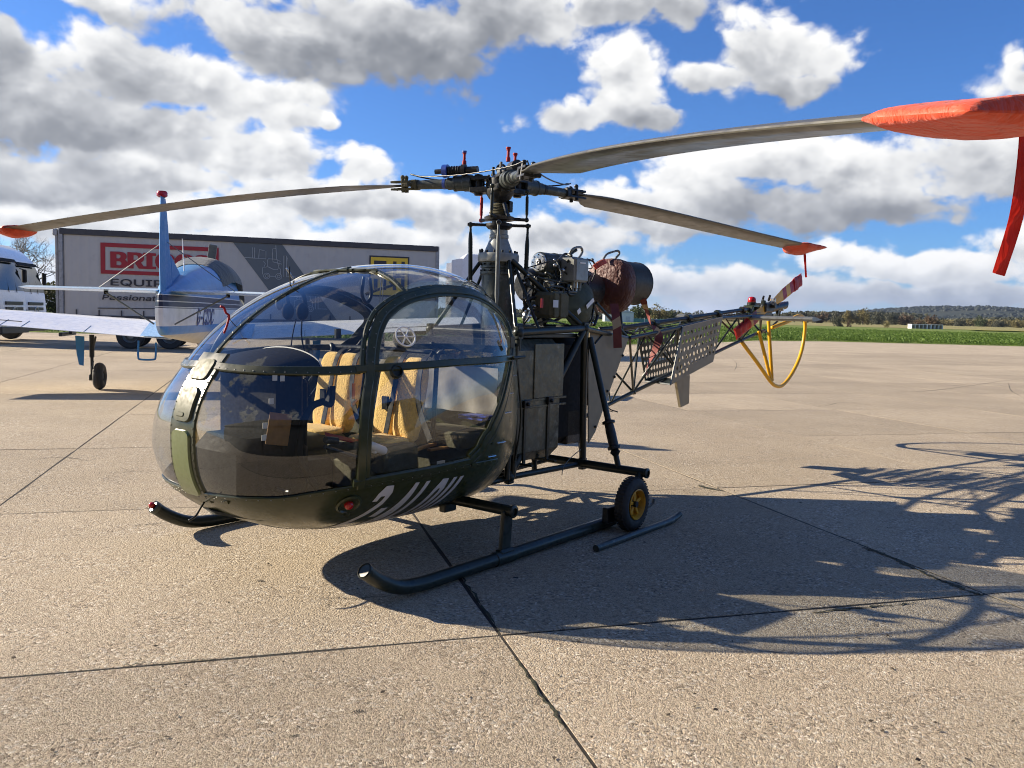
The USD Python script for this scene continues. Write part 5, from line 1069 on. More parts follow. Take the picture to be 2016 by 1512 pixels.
# headset hanging inside the cabin
hd = thing('headset', 'black headset hanging from the cabin roof inside the windscreen', 'headset', HF)
hc = H(583, 598, -.1)
part(hd, 'headband', MB().bend([hc + [-.03, .06, -.02], hc + [0, .07, .06], hc + [.03, .02, .10], hc + [.03, -.05, .08], hc + [0, -.08, -.02]], .014, 8), 'console_black', True)
for y in (.065, -.085): part(hd, 'ear_cup', MB().ball(hc + [0, y, -.05], .05, 2, (.9, .6, 1.15)), 'console_black', True)
part(hd, 'ear_cup', MB().ball(hc + [.13, .0, .0], .035, 2, (.8, .6, 1.3)), 'grey_metal', True)
part(hd, 'cable', MB().bend([hc + [0, .06, -.1], hc + [-.0, .06, -.22], hc + [-.04, .07, -.4]], .005, 6).bend([hc + [0, .0, -.1], hc + [.03, .0, -.22], hc + [.05, .0, -.4]], .004, 6).tube([hc + [.03, -.02, .1], hc + [.02, -.05, .24]], .004, 6), 'console_black', True)
# loose handling bar on the ground
g0, g1 = ground_at(1173, 1080, .024), ground_at(1338, 1019, .024)
d = g1 - g0; single('ground_handling_bar', MB().bend([g0, g0 + d * .5, g0 + d * .82 + [0, 0, 0], g0 + d * .93 + [0, 0, .010], g1 + [0, 0, .028]], [.025] * 19 + [.024] * 6, 14), 'gearbox_paint', 'dark green steel bar lying on the concrete beside the near wheel', 'bar') 

# ------------------------------------------------------------------ blue and white aeroplane
TH = math.radians(-13.5)
PF = Frame((-5.03 + 4.5 * math.sin(TH), 12.0 + 4.5 * math.cos(TH)), (math.sin(TH), math.cos(TH)))
plane = thing('aeroplane', 'blue and white low wing aeroplane seen from behind its tail, cockpit under green canvas', 'aeroplane', PF)
def bands(name, stops, rough=.36):
    mat(name, {'tc': ('texture_coordinate', {}), 's': ('separate_xyz', {}), 'm': ('map_range', dict(from_min=.5, from_max=3.5, to_min=0., to_max=1.)), 'r': ('rgb_ramp', dict(ramp=[((z - .5) / 3., c) for z, c in stops], interpolate=False)),
               'n': ('noise_texture', dict(scale=7., detail=6.)), 'nm': ('map_range', dict(from_min=.3, from_max=.7, to_min=.85, to_max=1.05)), 'x': ('mix_color', dict(blend_type='multiply', fac=1.)), 'p': ('principled_bsdf', dict(roughness=rough, specular_ior_level=.25))},
        [('tc.object', 's.vector'), ('s.z', 'm.value'), ('m.result', 'r.fac'), ('tc.object', 'n.vector'), ('n.fac', 'nm.value'), ('r.color', 'x.a'), ('nm.result', 'x.b'), ('x.result', 'p.base_color')])
SKYB, NAVY, WHT, CRM = (.055, .20, .42), (.02, .028, .06), (.72, .72, .70), (.50, .46, .38)
bands('plane_paint', [(.5, CRM), (1.20, (.10, .26, .50)), (1.33, WHT), (1.585, NAVY), (1.60, WHT), (1.615, NAVY), (1.68, WHT), (1.70, NAVY), (1.775, WHT), (1.79, SKYB)])
plain('plane_blue', (.048, .185, .40), .5, spec=.2, var=.08); plain('plane_light', (.76, .76, .74), .3, coat=.4, var=.05, scale=2.); plain('plane_pale_blue', (.33, .50, .68), .25, coat=.5, var=.06)
secs = [(-4.62, .03, 1.30, 1.82), (-4.45, .10, 1.19, 1.84), (-3.9, .20, 1.15, 1.95), (-3.2, .31, 1.11, 2.10), (-2.4, .38, 1.06, 2.24), (-1.6, .46, 1.01, 2.34), (-1.0, .51, .97, 2.40), (-.2, .57, .92, 2.46), (.8, .62, .88, 2.46), (1.5, .60, .86, 2.2), (2.1, .55, .86, 1.85), (2.9, .50, .88, 1.78), (3.3, .40, .98, 1.66), (3.42, .2, 1.15, 1.5)]
def loft(secs, n=40, e=.78, grow=0.):
    A = []
    xs = np.linspace(0, len(secs) - 1, 4 * len(secs)); S_ = np.array([[np.interp(t, range(len(secs)), np.array(secs)[:, k]) for k in range(4)] for t in xs])
    for x, w, z0, z1 in S_:
        t = np.linspace(0, 2 * PI, n + 1); c, s = np.cos(t), np.sin(t)
        A.append(np.stack([t * 0 + x, (w + grow) * np.sign(c) * np.abs(c) ** e, (z0 + z1) / 2 + ((z1 - z0) / 2 + grow) * np.sign(s) * np.abs(s) ** e], 1))
    return np.array(A)
A = loft(secs); fus = part(plane, 'fuselage', MB().grid(A, True).add(A[0, :-1], [[0, j, j + 1] for j in range(1, 39)]).add(A[-1, :-1], [[0, j + 1, j] for j in range(1, 39)]), 'plane_paint', 50)
def wing_top(f, t, s):
    q = np.array(af); th = np.interp(.25 - f, q[::-1, 0], q[::-1, 1]); L = 2.17 - .175 * t; return (1.25 - .09 * t - f * L, s * t, 1.18 + .062 * t + f * (-.19 + .004 * t) + th * L * 1.08)
C_ = loft([s for s in secs if -1.1 <= s[0] <= 2.2], 56, .78, .0); _g = np.clip((C_[:, :1, :1] + 1.05) / .9, .06, 1) * .13; _m = np.array([C_[:, :1, 0] * 0 + 0, ]); C_ = C_ + _g * unit_rows((C_ - C_.mean(1, keepdims=True)).reshape(-1, 3)).reshape(C_.shape); C_ = C_[:, 4:25]
C_ = C_ + (meshkit.fbm(C_ * [3, 3, 2.2] + 5, 4)[..., None] - .5) * [0, .05, .05]; C_[:, 0, 2] -= .05; C_[:, -1, 2] -= .05
part(plane, 'canvas_cover', MB().grid(C_, True), 'canvas_green', 60)
part(plane, 'canvas_cover', MB().add(*[np.vstack([C_[3] + [0, -.0, 0], C_[3] * [1, .3, 1] + [-.01, 0, -.05]]), [[i, i + 1, i + 22, i + 21] for i in range(20)]]), 'canvas_green', 60)
part(plane, 'mast_board', MB().box((.55, -.12, 2.66), (.06, .16, .46), unit_rows(np.array([[1, 0, .2], [0, 1, .15], [-.2, -.15, 1.]]))), 'grey_metal')
def foil(pts, name, m, th=.12, parent=None, n=14, ends=True):
    """pts: (leading edge, trailing edge, up) stations."""
    S = []
    for le, te, upv in pts:
        le, te = np.asarray(le, float), np.asarray(te, float); ch = te - le; L = np.linalg.norm(ch)
        S.append(le + np.outer(.25 - AF[:, 0], ch) + np.outer(AF[:, 1] * th / .12, np.asarray(upv, float)) * L)
    S = np.array(S); S = np.concatenate([S, S[:, :1]], 1); mb = MB().grid(S)
    mb.add(S[-1, :-1], [[0, j, j + 1] for j in range(1, len(AF) - 1)]).add(S[0, :-1], [[0, j + 1, j] for j in range(1, len(AF) - 1)])
    return part(parent or plane, name, mb, m, 40)
for s in (1, -1):
    st_ = [((1.25 - .09 * t, s * t, 1.18 + .062 * t), (-.92 + .085 * t, s * t, .99 + .066 * t), (0, 0, 1)) for t in (.45, 1.0, 1.6, 2.4, 3.4, 4.4, 5.2, 5.5)]
    wg = foil(st_, 'wing', 'plane_light', .13)
    part(wg, 'wing_root', MB().add(*[[(-.93, s * .46, 1.06), (-.84, s * .98, 1.075), (.2, s * .98, 1.32), (.2, s * .46, 1.32)], [[0, 1, 2, 3]] if s < 0 else [[3, 2, 1, 0]]]), 'plane_pale_blue')
    for t in (1.95, 3.0, 3.35): part(wg, 'panel_gap', MB().tube([wing_top(f, t, s) for f in np.linspace(.70, .99, 8)], .006, 6), 'grey_metal')
    part(wg, 'flap_gap', MB().tube([wing_top(.76, t, s) for t in np.linspace(3.1, 5.2, 12)], .010, 6), 'console_black')
    hs_ = [((-3.55 - .06 * t, s * t, 1.845), (-4.42 + .07 * t, s * t, 1.84), (0, 0, 1)) for t in (.1, .6, 1.2, 1.75, 1.92)]
    tp = foil(hs_, 'tailplane', 'plane_pale_blue', .10)
    part(tp, 'hinge', MB().box((-3.98, s * .85, 1.80), (.06, .05, .05)), 'console_black')
    part(plane, 'tail_strut', MB().tube([(-4.0, s * .85, 1.80), (-4.32, s * .14, 1.36)], .012, 8), 'grey_metal')
    part(plane, 'bracing_wire', MB().tube([(-3.95, s * .95, 1.87), (-4.2, s * .03, 2.55)], .006, 6), 'grey_metal')
    wy = 2.0 * s
    lg = part(plane, 'main_leg', MB().tube([(.05, wy, 1.05), (.05, wy, .62)], .045, 12).tube([(.05, wy, .64), (.05, wy, .24)], .030, 12).box((.0, wy, .24), (.10, .07, .12)).tube([(.35, wy, 1.0), (.05, wy, .70)], .02).tube([(-.02, wy - .04, .55), (-.10, wy - .04, .42), (-.02, wy - .04, .30)], .012), 'dark_metal', 40)
    part(lg, 'leg_door', MB().prism([(0, 1.02), (.16, 1.02), (.14, .70), (.10, .48), (.02, .46)], (-.06, wy + .10 * s, 0), (0, s, .05), (0, 0, 1), .015), 'plane_blue')
    part(lg, 'tyre', MB().torus((.05, wy - .13, .26), (0, 1, 0), .165, .095, 32, 12), 'rubber', 40)
    part(lg, 'wheel_hub', MB().lathe([(0, -.05), (.09, -.05), (.12, -.035), (.12, .035), (.09, .05), (0, .05)], (.05, wy - .13, .26), (0, 1, 0), 20), 'grey_metal', 35)
    if s > 0: part(plane, 'foot_step', MB().bend([(-.75, .72, .95), (-.80, .72, .70), (-.80, .76, .64), (-.80, .98, .64), (-.80, 1.02, .70), (-.75, 1.02, .98)], .018, 10), 'plane_blue', True)
part(plane, 'nose_leg', MB().tube([(2.3, 0, .9), (2.35, 0, .25)], .035, 12), 'dark_metal', 40); part(plane, 'nose_tyre', MB().torus((2.38, .0, .22), (0, 1, 0), .14, .08, 26, 10), 'rubber', 40)
fin_p = [((-3.72, 0, 1.80), (-4.30, 0, 1.80), (0, 1, 0)), ((-3.86, 0, 2.3), (-4.31, 0, 2.3), (0, 1, 0)), ((-4.05, 0, 2.85), (-4.32, 0, 2.85), (0, 1, 0)), ((-4.18, 0, 3.17), (-4.34, 0, 3.17), (0, 1, 0))]
foil(fin_p, 'fin', 'plane_blue', .17)
foil([((-4.31, 0, 1.30), (-4.50, 0, 1.28), (0, 1, 0)), ((-4.31, 0, 1.75), (-4.62, 0, 1.75), (0, 1, 0)), ((-4.32, 0, 2.3), (-4.64, 0, 2.3), (0, 1, 0)), ((-4.33, 0, 2.85), (-4.60, 0, 2.85), (0, 1, 0)), ((-4.34, 0, 3.17), (-4.54, 0, 3.17), (0, 1, 0))], 'rudder', 'plane_blue', .30)
part(plane, 'dorsal_fin', MB().prism([(-3.74, 1.9), (-2.9, 2.10), (-3.1, 2.18), (-3.84, 2.38)], (0, 0, 0), (1, 0, 0), (0, 0, 1), .05), 'plane_blue')
part(plane, 'tail_beacon', MB().lathe([(.05, 0), (.075, .02), (.075, .06), (.06, .085), (0, .09)], (-4.43, 0, 3.165), (0, 0, 1), 20), 'red_lens', 40)
part(plane, 'aerial', MB().tube([(-2.55, -.03, 2.2), (-2.75, -.03, 2.72)], [.012, .006], 8), 'white_paint')
# registration along the flank
def flank(s, side=-1):
    m = text2d(s, .26, .002, True); v = m.vertices * [.62, 1, 1]; w = v[:, 0].max(); x = -3.2 + v[:, 0] * 1.45; z = 1.335 + v[:, 1]
    S_ = np.array(secs); hw = np.interp(x, S_[:, 0], S_[:, 1]); zc = np.interp(x, S_[:, 0], (S_[:, 2] + S_[:, 3]) / 2); hh = np.interp(x, S_[:, 0], (S_[:, 3] - S_[:, 2]) / 2)
    y = hw * np.maximum(1 - np.minimum(np.abs(z - zc) / hh, 1) ** (2 / .78), 0) ** .39
    return np.c_[x, side * (y + .006 + v[:, 2]), z], m.faces
plain('navy', (.03, .04, .13), .35, var=.05)
part(fus, 'registration', flank('G-CIDC'), 'navy', False)

# ------------------------------------------------------------------ curtain sided trailer
TF = Frame((-16.72, 31.0), (13.68, 3.9))
plain('curtain_grey', (.37, .365, .35), .5, var=.05, scale=1.2, dirt=(.31, .305, .29), bump=.08, bscale=2.); plain('band_grey', (.085, .105, .12), .5, var=.06); plain('sign_red', (.27, .010, .020), .5, var=.05); plain('sign_black', (.022, .022, .028), .5); plain('sign_yellow', (.62, .42, .03), .5, var=.06); plain('rail_dark', (.035, .036, .042), .5, var=.2); plain('line_white', (.34, .37, .39), .5); plain('post_grey', (.25, .26, .27), .5, dirt=(.10, .09, .08))
trailer = thing('trailer', 'long grey curtain sided lorry trailer lettered in red behind the blue aeroplane', 'trailer', TF)
LX, LH = 14.05, 4.42
part(trailer, 'body', MB().box((LX / 2, 1.30, (1.30 + LH) / 2), (LX, 2.44, LH - 1.30), ch=.01), 'post_grey', False)
xs = np.linspace(.12, LX - .05, 480); zs = np.linspace(1.24, 4.20, 12); X_, Z_ = np.meshgrid(xs, zs, indexing='ij')
Y_ = .045 - .010 * np.cos(X_ * 2 * PI / .62) ** 6 + .035 * (meshkit.fbm(np.stack([X_ * .5, Z_ * .6, X_ * 0], -1), 3) - .5)
cur = part(trailer, 'curtain', MB().grid(np.stack([X_, Y_, Z_], -1)), 'curtain_grey', True)
part(trailer, 'top_rail', MB().box((LX / 2, .03, 4.30), (LX + .05, .10, .22)), 'rail_dark'); part(trailer, 'bottom_rail', MB().box((LX / 2, .06, 1.19), (LX, .10, .12)), 'rail_dark')
for x in (0, LX): part(trailer, 'corner_post', MB().box((x, .05, 2.78), (.14, .12, 3.25)), 'post_grey')
part(trailer, 'door_frame', MB().box((-.14, 1.3, 2.78), (.10, 2.5, 3.2)).box((-.18, .10, 4.25), (.16, .2, .22)).box((-.2, .3, 2.0), (.06, .1, 1.4)), 'post_grey')
def decal(pts, name, m, parent=cur, y=.022, th=.006): return part(parent, name, MB().prism(pts, (0, y, 0), (1, 0, 0), (0, 0, 1), th), m, False)
def words(s, x0, x1, z0, z1, m, name='lettering', slant=0., y=.018):
    t = text2d(s, 1.0, .006, True); v = t.vertices.copy(); w = v[:, 0].max(); v[:, 0] = x0 + (x1 - x0) * v[:, 0] / w; zz = z0 + (z1 - z0) * v[:, 1]
    v[:, 0] += slant * (zz - z0); return part(cur, name, (np.c_[v[:, 0], y - v[:, 2], zz], t.faces), m, False)
outer = sbox(1.34, 2.80, 5.50, 3.95); inner = sbox(1.50, 2.94, 5.34, 3.80)
decal(outer.difference(inner), 'logo_frame', 'sign_red')
[words('BRIGGS', 1.64 + dx, 5.16 + dx, 3.05, 3.62, 'sign_red', y=.018 - .0015 * k) for k, dx in enumerate((-.045, -.022, 0., .022, .045))]; words('EQUIPMENT', 1.62, 5.2, 2.38, 2.62, 'sign_black'); words('Passionate People', 1.34, 4.9, 1.84, 2.02, 'sign_black', slant=.25)
decal([(1.22, 1.50), (4.6, 1.56), (4.6, 1.585), (1.22, 1.53)], 'underline', 'sign_black')
bandp = [(6.02, 4.19), (7.86, 4.19), (10.0, 1.26), (8.2, 1.26)]
bnd = decal(bandp, 'grey_band', 'band_grey', y=.026)
def lines(paths, w=.022):
    mb = MB()
    for p in paths: mb.tube([(x, .018, z) for x, z in p], w / 2, 5)
    return mb
def circ(cx, cz, r): return [(cx + r * math.cos(t), cz + r * math.sin(t)) for t in np.linspace(0, 2 * PI, 17)]
def forklift(ox, oz, s): return [[(ox + x * s, oz + z * s) for x, z in p] for p in ([(0, .2), (0, .55), (.25, .62), (.25, .95), (.30, 1.05), (.75, 1.05), (.85, .62), (.95, .5), (.95, .2)], [(.3, .62), (.55, .5), (.8, .5), (.85, .62)], [(1.12, .1), (1.12, 1.25), (1.25, 1.25), (1.25, .1)], [(.08, .62), (.15, .78), (.05, .9)], circ(.22, .12, .16), circ(.22, .12, .08), circ(.85, .12, .16), circ(.85, .12, .08), [(.40, .12), (.68, .12)], [(1.25, .12), (1.75, .12)])]
part(bnd, 'forklift_drawing', lines(forklift(7.12, 2.85, .72)), 'line_white'); part(bnd, 'forklift_drawing', lines(forklift(8.35, 1.62, .72)), 'line_white')
part(bnd, 'forklift_drawing', lines([[(6.45, 3.62), (7.25, 3.60), (7.25, 3.9)], [(6.75, 3.62), (6.75, 4.02)], [(6.83, 3.62), (6.83, 4.02)], [(6.98, 3.62), (7.0, 3.95), (7.2, 3.92)], [(7.5, 3.55), (7.5, 4.0), (7.62, 4.02)], [(7.62, 4.15), (7.65, 3.6), (7.8, 3.52)], [(7.5, 3.5), (7.85, 3.42)]]), 'line_white')
yel = decal(sbox(11.26, 2.28, 12.88, 3.92).difference(sbox(11.32, 2.34, 12.82, 3.86)), 'sign_border', 'sign_black'); decal(sbox(11.32, 2.34, 12.82, 3.86), 'yellow_sign', 'sign_yellow', y=.024)
for p in ([(11.45, 3.72), (11.95, 3.72), (11.95, 3.15), (11.70, 3.42), (11.45, 3.15)], [(11.45, 2.98), (11.60, 2.98), (11.60, 2.55), (11.45, 2.55)], [(11.80, 2.98), (11.95, 2.98), (11.95, 2.55), (11.80, 2.55)], [(12.22, 3.72), (12.36, 3.72), (12.36, 2.55), (12.22, 2.55)], [(12.56, 3.72), (12.70, 3.72), (12.70, 2.55), (12.56, 2.55)], [(12.36, 3.25), (12.56, 3.25), (12.56, 3.05), (12.36, 3.05)]): decal(p, 'sign_mark', 'sign_black', y=.016)
part(trailer, 'chassis', MB().box((LX / 2, .75, .98), (LX - .6, .12, .30)).box((LX / 2, 1.85, .98), (LX - .6, .12, .30)), 'rail_dark')
for k in range(18): part(trailer, 'buckle_strap', MB().box((.5 + k * .77, .02, 1.30), (.045, .02, .30)), 'rail_dark')
for x in (2.3, 3.7, 5.1):
    for y in (.36, 2.2):
        w = part(trailer, 'wheel', MB().lathe([(.28, -.17), (.46, -.17), (.50, -.13), (.50, .13), (.46, .17), (.28, .17)], (x, y, .5), (0, 1, 0), 32), 'rubber', 40)
        part(w, 'rim', MB().lathe([(.28, -.15), (.27, -.08), (.2, -.02), (.12, -.10), (0, -.10)] if y < 1 else [(.28, .15), (.27, .08), (.2, .02), (.12, .10), (0, .10)], (x, y, .5), (0, 1, 0), 24), 'grey_metal', 35)
part(trailer, 'side_guard', MB().box((8.6, .12, .78), (4.6, .04, .10)).box((8.6, .12, .50), (4.6, .04, .10)), 'grey_metal'); part(trailer, 'landing_leg', MB().box((11.9, .5, .55), (.14, .14, 1.0)).box((11.9, .5, .05), (.3, .25, .06)), 'dark_metal')
part(trailer, 'rear_bumper', MB().box((-.08, 1.3, .5), (.12, 2.3, .14)).box((.1, 1.3, .75), (.1, .8, .5)), 'dark_metal'); part(trailer, 'tail_lamp', MB().box((-.16, .3, .95), (.05, .35, .14)), 'red_paint')

# ------------------------------------------------------------------ lorries
plain('cab_white', (.70, .71, .73), .3, coat=.4, var=.05, dirt=(.60, .60, .58))
def lorry(lab, frame, wind=True):
    t = thing('lorry', lab, 'lorry', frame, 'white lorries parked beyond the aeroplane')
    pr = [(-2.30, .80), (-2.30, 3.95), (-2.1, 4.20), (-1.5, 4.18), (-.95, 3.92), (-.50, 3.50), (-.42, 3.30), (.0, 2.02), (.05, 1.3), (.03, .62), (-.35, .48), (-.9, .48), (-1.0, .78), (-1.95, .78), (-2.05, .62)]
    g = Polygon(pr); mb = MB(); V0 = None
    n_ = np.array(g.exterior.coords)[:-1]; c_ = n_.mean(0); sec = []
    for y, k in ((-1.24, .90), (-1.22, .96), (-1.12, 1.0), (1.12, 1.0), (1.22, .96), (1.24, .90)):
        q = n_.copy(); front = q[:, 0] > -.5; q[:, 0] -= (1 - k) * 1.2 * front + (1 - k) * .3; q[:, 1] = c_[1] + (q[:, 1] - c_[1]) * (1 - (1 - k) * .25); sec.append(np.c_[q[:, 0], np.full(len(q), y), q[:, 1]])
    S_ = np.array(sec); S_ = np.concatenate([S_, S_[:, :1]], 1); mb.grid(S_)
    for i, fl in ((0, False), (-1, True)):
        tr = trimesh.creation.triangulate_polygon(Polygon(S_[i][:-1][:, [0, 2]]), engine='earcut'); mb.add(np.c_[tr[0][:, 0], np.full(len(tr[0]), S_[i][0, 1]), tr[0][:, 1]], tr[1][:, ::-1] if fl else tr[1])
    cab = part(t, 'cab', mb, 'cab_white', 30)
    d = np.array([.42, 0, -1.28]); d = d / np.linalg.norm(d); nrm = np.array([1.28, 0, .42]); nrm /= np.linalg.norm(nrm)
    part(t, 'windscreen', MB().prism([(-1.12, .02), (1.12, .02), (1.16, 1.20), (-1.16, 1.20)], np.array([-.41, 0, 3.26]) + nrm * .012, (0, 1, 0), d, .02), 'screen_glass', False)
    part(t, 'sun_visor', MB().prism([(-1.05, -.05), (1.05, -.05), (1.0, .16), (-1.0, .16)], (-.34, 0, 3.36), (0, 1, 0), (.55, 0, -.6), .03), 'console_black')
    for y in (-1.255, 1.255):
        part(t, 'side_window', MB().prism([(-1.35, 2.05), (-1.35, 3.10), (-.45, 3.10), (-.28, 2.20), (-.5, 2.05)], (0, y, 0), (1, 0, 0), (0, 0, 1), .02), 'window_glass', False)
        part(t, 'door_seam', MB().box((-1.40, y, 2.0), (.012, .012, 2.3)).box((-.30, y, 1.5), (.012, .012, 1.1)), 'console_black')
        mi = part(t, 'mirror', MB().box((-.15, y * 1.16, 2.75), (.14, .24, .55), ch=.3).tube([(-.25, y, 3.05), (-.15, y * 1.16, 3.0)], .02), 'console_black')
        part(t, 'step_panel', MB().box((-.62, y, .95), (.55, .04, .55)), 'grey_metal')
        wv = part(t, 'wheel', MB().lathe([(.28, -.16), (.46, -.16), (.5, -.12), (.5, .12), (.46, .16), (.28, .16)], (-1.45, y * .86, .5), (0, 1, 0), 30), 'rubber', 40); part(wv, 'rim', MB().lathe([(.28, .13), (.2, .05), (.1, .1), (0, .1)] if y > 0 else [(.28, -.13), (.2, -.05), (.1, -.1), (0, -.1)], (-1.45, y * .86, .5), (0, 1, 0), 20), 'grey_metal', 35)
        for x in (-4.6,): part(t, 'rear_wheel', MB().lathe([(0, -.25), (.46, -.25), (.5, -.2), (.5, .2), (.46, .25), (0, .25)], (x, y * .8, .5), (0, 1, 0), 30), 'rubber', 40)
        for z in (1.35, 1.12, .90): part(t, 'corner_vent', MB().box((-.06, y * .965, z), (.16, .18, .10), ch=.3), 'dark_metal')
        part(t, 'headlamp', MB().box((.02, y * .72, .78), (.08, .42, .22), ch=.3), 'bright_metal')
    for z in (1.62, 1.40, 1.18, .96): part(t, 'grille_slat', MB().box((.06, 0, z), (.05, 1.5, .13)), 'dark_metal')
    part(t, 'badge', MB().torus((.09, 0, 1.30), (1, 0, 0), .17, .02, 24, 6).tube([(.09, 0, 1.30), (.09, 0, 1.46)], .014, 5).tube([(.09, 0, 1.30), (.09, .14, 1.22)], .014, 5).tube([(.09, 0, 1.30), (.09, -.14, 1.22)], .014, 5), 'bright_metal')
    for y in (-.35, .35): part(t, 'wiper', MB().tube([(.02, y, 2.05), (-.20, y + .3, 2.62)], .012, 5), 'console_black')
    part(t, 'bumper', MB().box((.02, 0, .55), (.16, 2.4, .26)), 'dark_metal'); part(t, 'chassis', MB().box((-3.7, 0, .85), (3.2, .9, .22)), 'rail_dark'); part(t, 'deflector', MB().prism([(-2.3, 1.2), (-2.3, 4.0), (-2.75, 3.9), (-2.75, 1.4)], (0, -1.2, 0), (1, 0, 0), (0, 0, 1), .03), 'cab_white', False); part(t, 'deflector', MB().prism([(-2.3, 1.2), (-2.3, 4.0), (-2.75, 3.9), (-2.75, 1.4)], (0, 1.2, 0), (1, 0, 0), (0, 0, 1), .03), 'cab_white', False)
    return t
hd_ = lambda b: (math.sin(math.radians(b)), math.cos(math.radians(b)))
lorry('nearer white lorry cab at the left edge behind the aeroplane wing', Frame((-20.0, 33.5), hd_(82)))
lorry('farther white lorry cab beside the left end of the grey trailer', Frame((-21.25, 37.2), hd_(82)))
lorry('white lorry tractor unit showing past the right end of the grey trailer', Frame(tuple(TF.world((17.6, 1.35, 0))[:2]), hd_(80)))

# ------------------------------------------------------------------ land beyond the concrete
far_edge = [(-400, 30), (-140, 40)] + edge[1:-1] + [(140, 84), (400, 90)]
R_ = []
for t in np.r_[0, .01, .03, .06, .1, .16, .25, .4, .6, .8, 1.0]:
    R_.append([(x0 + (np.sign(x0) * 0 + x0 * 1.2) * t, y0 + (900 - y0) * t, .22 * min(1, t * 30) + .95 * min(1, t / .28)) for x0, y0 in [(x, np.interp(x, [p[0] for p in far_edge], [p[1] for p in far_edge])) for x in np.linspace(-400, 400, 120)]])
G_ = np.array(R_); G_[0, :, 2] = -.05; G_[1:, :, 2] += .10 * (meshkit.fbm(G_[1:] * [.2, .2, 0], 3) - .5)
single('crop_field', MB().grid(G_, True), 'crop_ground', kind='structure', smooth=True)
# leafy crop: low rosettes in an instancer, dense where they can be told apart
def tuft(seed):
    r = np.random.default_rng(seed); V, F = [], []
    for k in range(9):
        a = r.random() * 6.28; e = np.array([math.cos(a), math.sin(a), 0]); c = np.cross([0, 0, 1], e); l = .14 + .12 * r.random(); w = .035 + .03 * r.random(); h = .10 + .16 * r.random(); o = e * .03 * r.random(); n0 = len(V)
        V += [o, o + e * l * .55 + c * w + [0, 0, h], o + e * l * .55 - c * w + [0, 0, h * .9], o + e * l + [0, 0, h * .75]]; F += [[n0, n0 + 1, n0 + 2], [n0 + 1, n0 + 3, n0 + 2]]
    return np.array(V), np.array(F)
pi = UsdGeom.PointInstancer.Define(stage, '/World/crop_plants'); protos = []
for k in range(4): protos.append(usdkit.mesh(stage, '/World/crop_plants/plant_%03d' % k, tuft(50 + k), MATS['crop_leaf']).GetPath())
pi.CreatePrototypesRel().SetTargets(protos)
r7 = np.random.default_rng(21); n_ = 60000
yy_ = 42 + 150 * r7.random(n_) ** 1.7; xx_ = (r7.random(n_) * 2 - 1) * (yy_ * .66 + 2); lim = np.interp(xx_, [p[0] for p in edge], [p[1] for p in edge]); keep = yy_ > lim + .1 + .5 * r7.random(n_); keep &= ~((xx_ < -9) & (yy_ < 62) & (r7.random(n_) < .6))
xx_, yy_ = xx_[keep], yy_[keep]; sc_ = (.75 + .8 * r7.random(len(xx_))) * np.clip(.25 + (yy_ - np.interp(xx_, [p[0] for p in edge], [p[1] for p in edge])) / 5, .45, 1.15)
pi.CreatePositionsAttr(Vt.Vec3fArray.FromNumpy(np.c_[xx_, yy_, np.clip((yy_ - np.interp(xx_, [p[0] for p in edge], [p[1] for p in edge])) / 820, 0, .28) / .28 * .95 + .03].astype(np.float32)))
pi.CreateScalesAttr(Vt.Vec3fArray.FromNumpy(np.repeat(sc_[:, None], 3, 1).astype(np.float32)))
ang = r7.random(len(xx_)) * PI; pi.CreateOrientationsAttr([Gf.Quath(float(math.cos(a)), 0, 0, float(math.sin(a))) for a in ang])
pi.CreateProtoIndicesAttr(Vt.IntArray.FromNumpy(r7.integers(0, 4, len(xx_)).astype(np.int32)))
tag(pi.GetPrim(), kind='stuff')
# far fields and the hill
def land(name, poly, z, m): g = trimesh.creation.triangulate_polygon(Polygon(poly), engine='earcut'); return single(name, (np.c_[g[0], np.full(len(g[0]), z)], g[1]), m, kind='structure', smooth=False)
def hgt(u, v, Y): d = ray(u, v); return EYE[2] + d[2] * Y / d[1]
pxx = lambda u, Y: (ray(u, 640)[0] * Y / ray(u, 640)[1])
X_, Y_ = np.meshgrid(np.linspace(-3000, 4200, 180), np.r_[880, 960, 1080, 1240, 1450, 1700, 2000, 2300, 2600, 2900, 3200, 3600, 4200, 5200, 7000, 12000, 30000], indexing='ij')
ridge_u = [-4000, 600, 1240, 1500, 1640, 1700, 1740, 1780, 1810, 1850, 1880, 1905, 1930, 1960, 2016, 2300, 3000]
ridge_v = [608, 614, 618, 621, 620, 616, 611.5, 608, 606, 603.5, 604.5, 607.5, 603.5, 606, 609, 615, 636]
RZ = np.array([hgt(u, v, 3200.) for u, v in zip(ridge_u[1:-1], ridge_v[1:-1])]); RX = np.array([pxx(u, 3200.) for u in ridge_u[1:-1]])
rz = np.interp(X_ * 3200 / Y_ * np.clip(Y_ / 3200, .6, 1.4), RX, RZ); prof = np.interp(Y_, [880, 1240, 1700, 2300, 3200, 5200, 30000], [.012, .035, .16, .50, 1.0, .7, .3])
Z_ = rz * prof + 9 * (meshkit.fbm(np.stack([X_ * .004, Y_ * .004, X_ * 0], -1), 4) - .5) * prof
single('hills', MB().grid(np.stack([X_, Y_, Z_], -1)), 'hill_ground', kind='structure', smooth=True)
single('pale_field', MB().grid(np.array([[(pxx(u, Y), Y, z) for Y, z in ((316, 1.15), (420, 1.9), (560, 2.9), (720, 3.9))] for u in np.linspace(1380, 2500, 30)]), True), 'far_field', kind='structure', smooth=True)
land('yellow_field', [(pxx(1920, 250), 250), (pxx(2400, 250), 250), (pxx(2400, 300), 300), (pxx(1900, 300), 300)], 1.25, 'yellow_field')
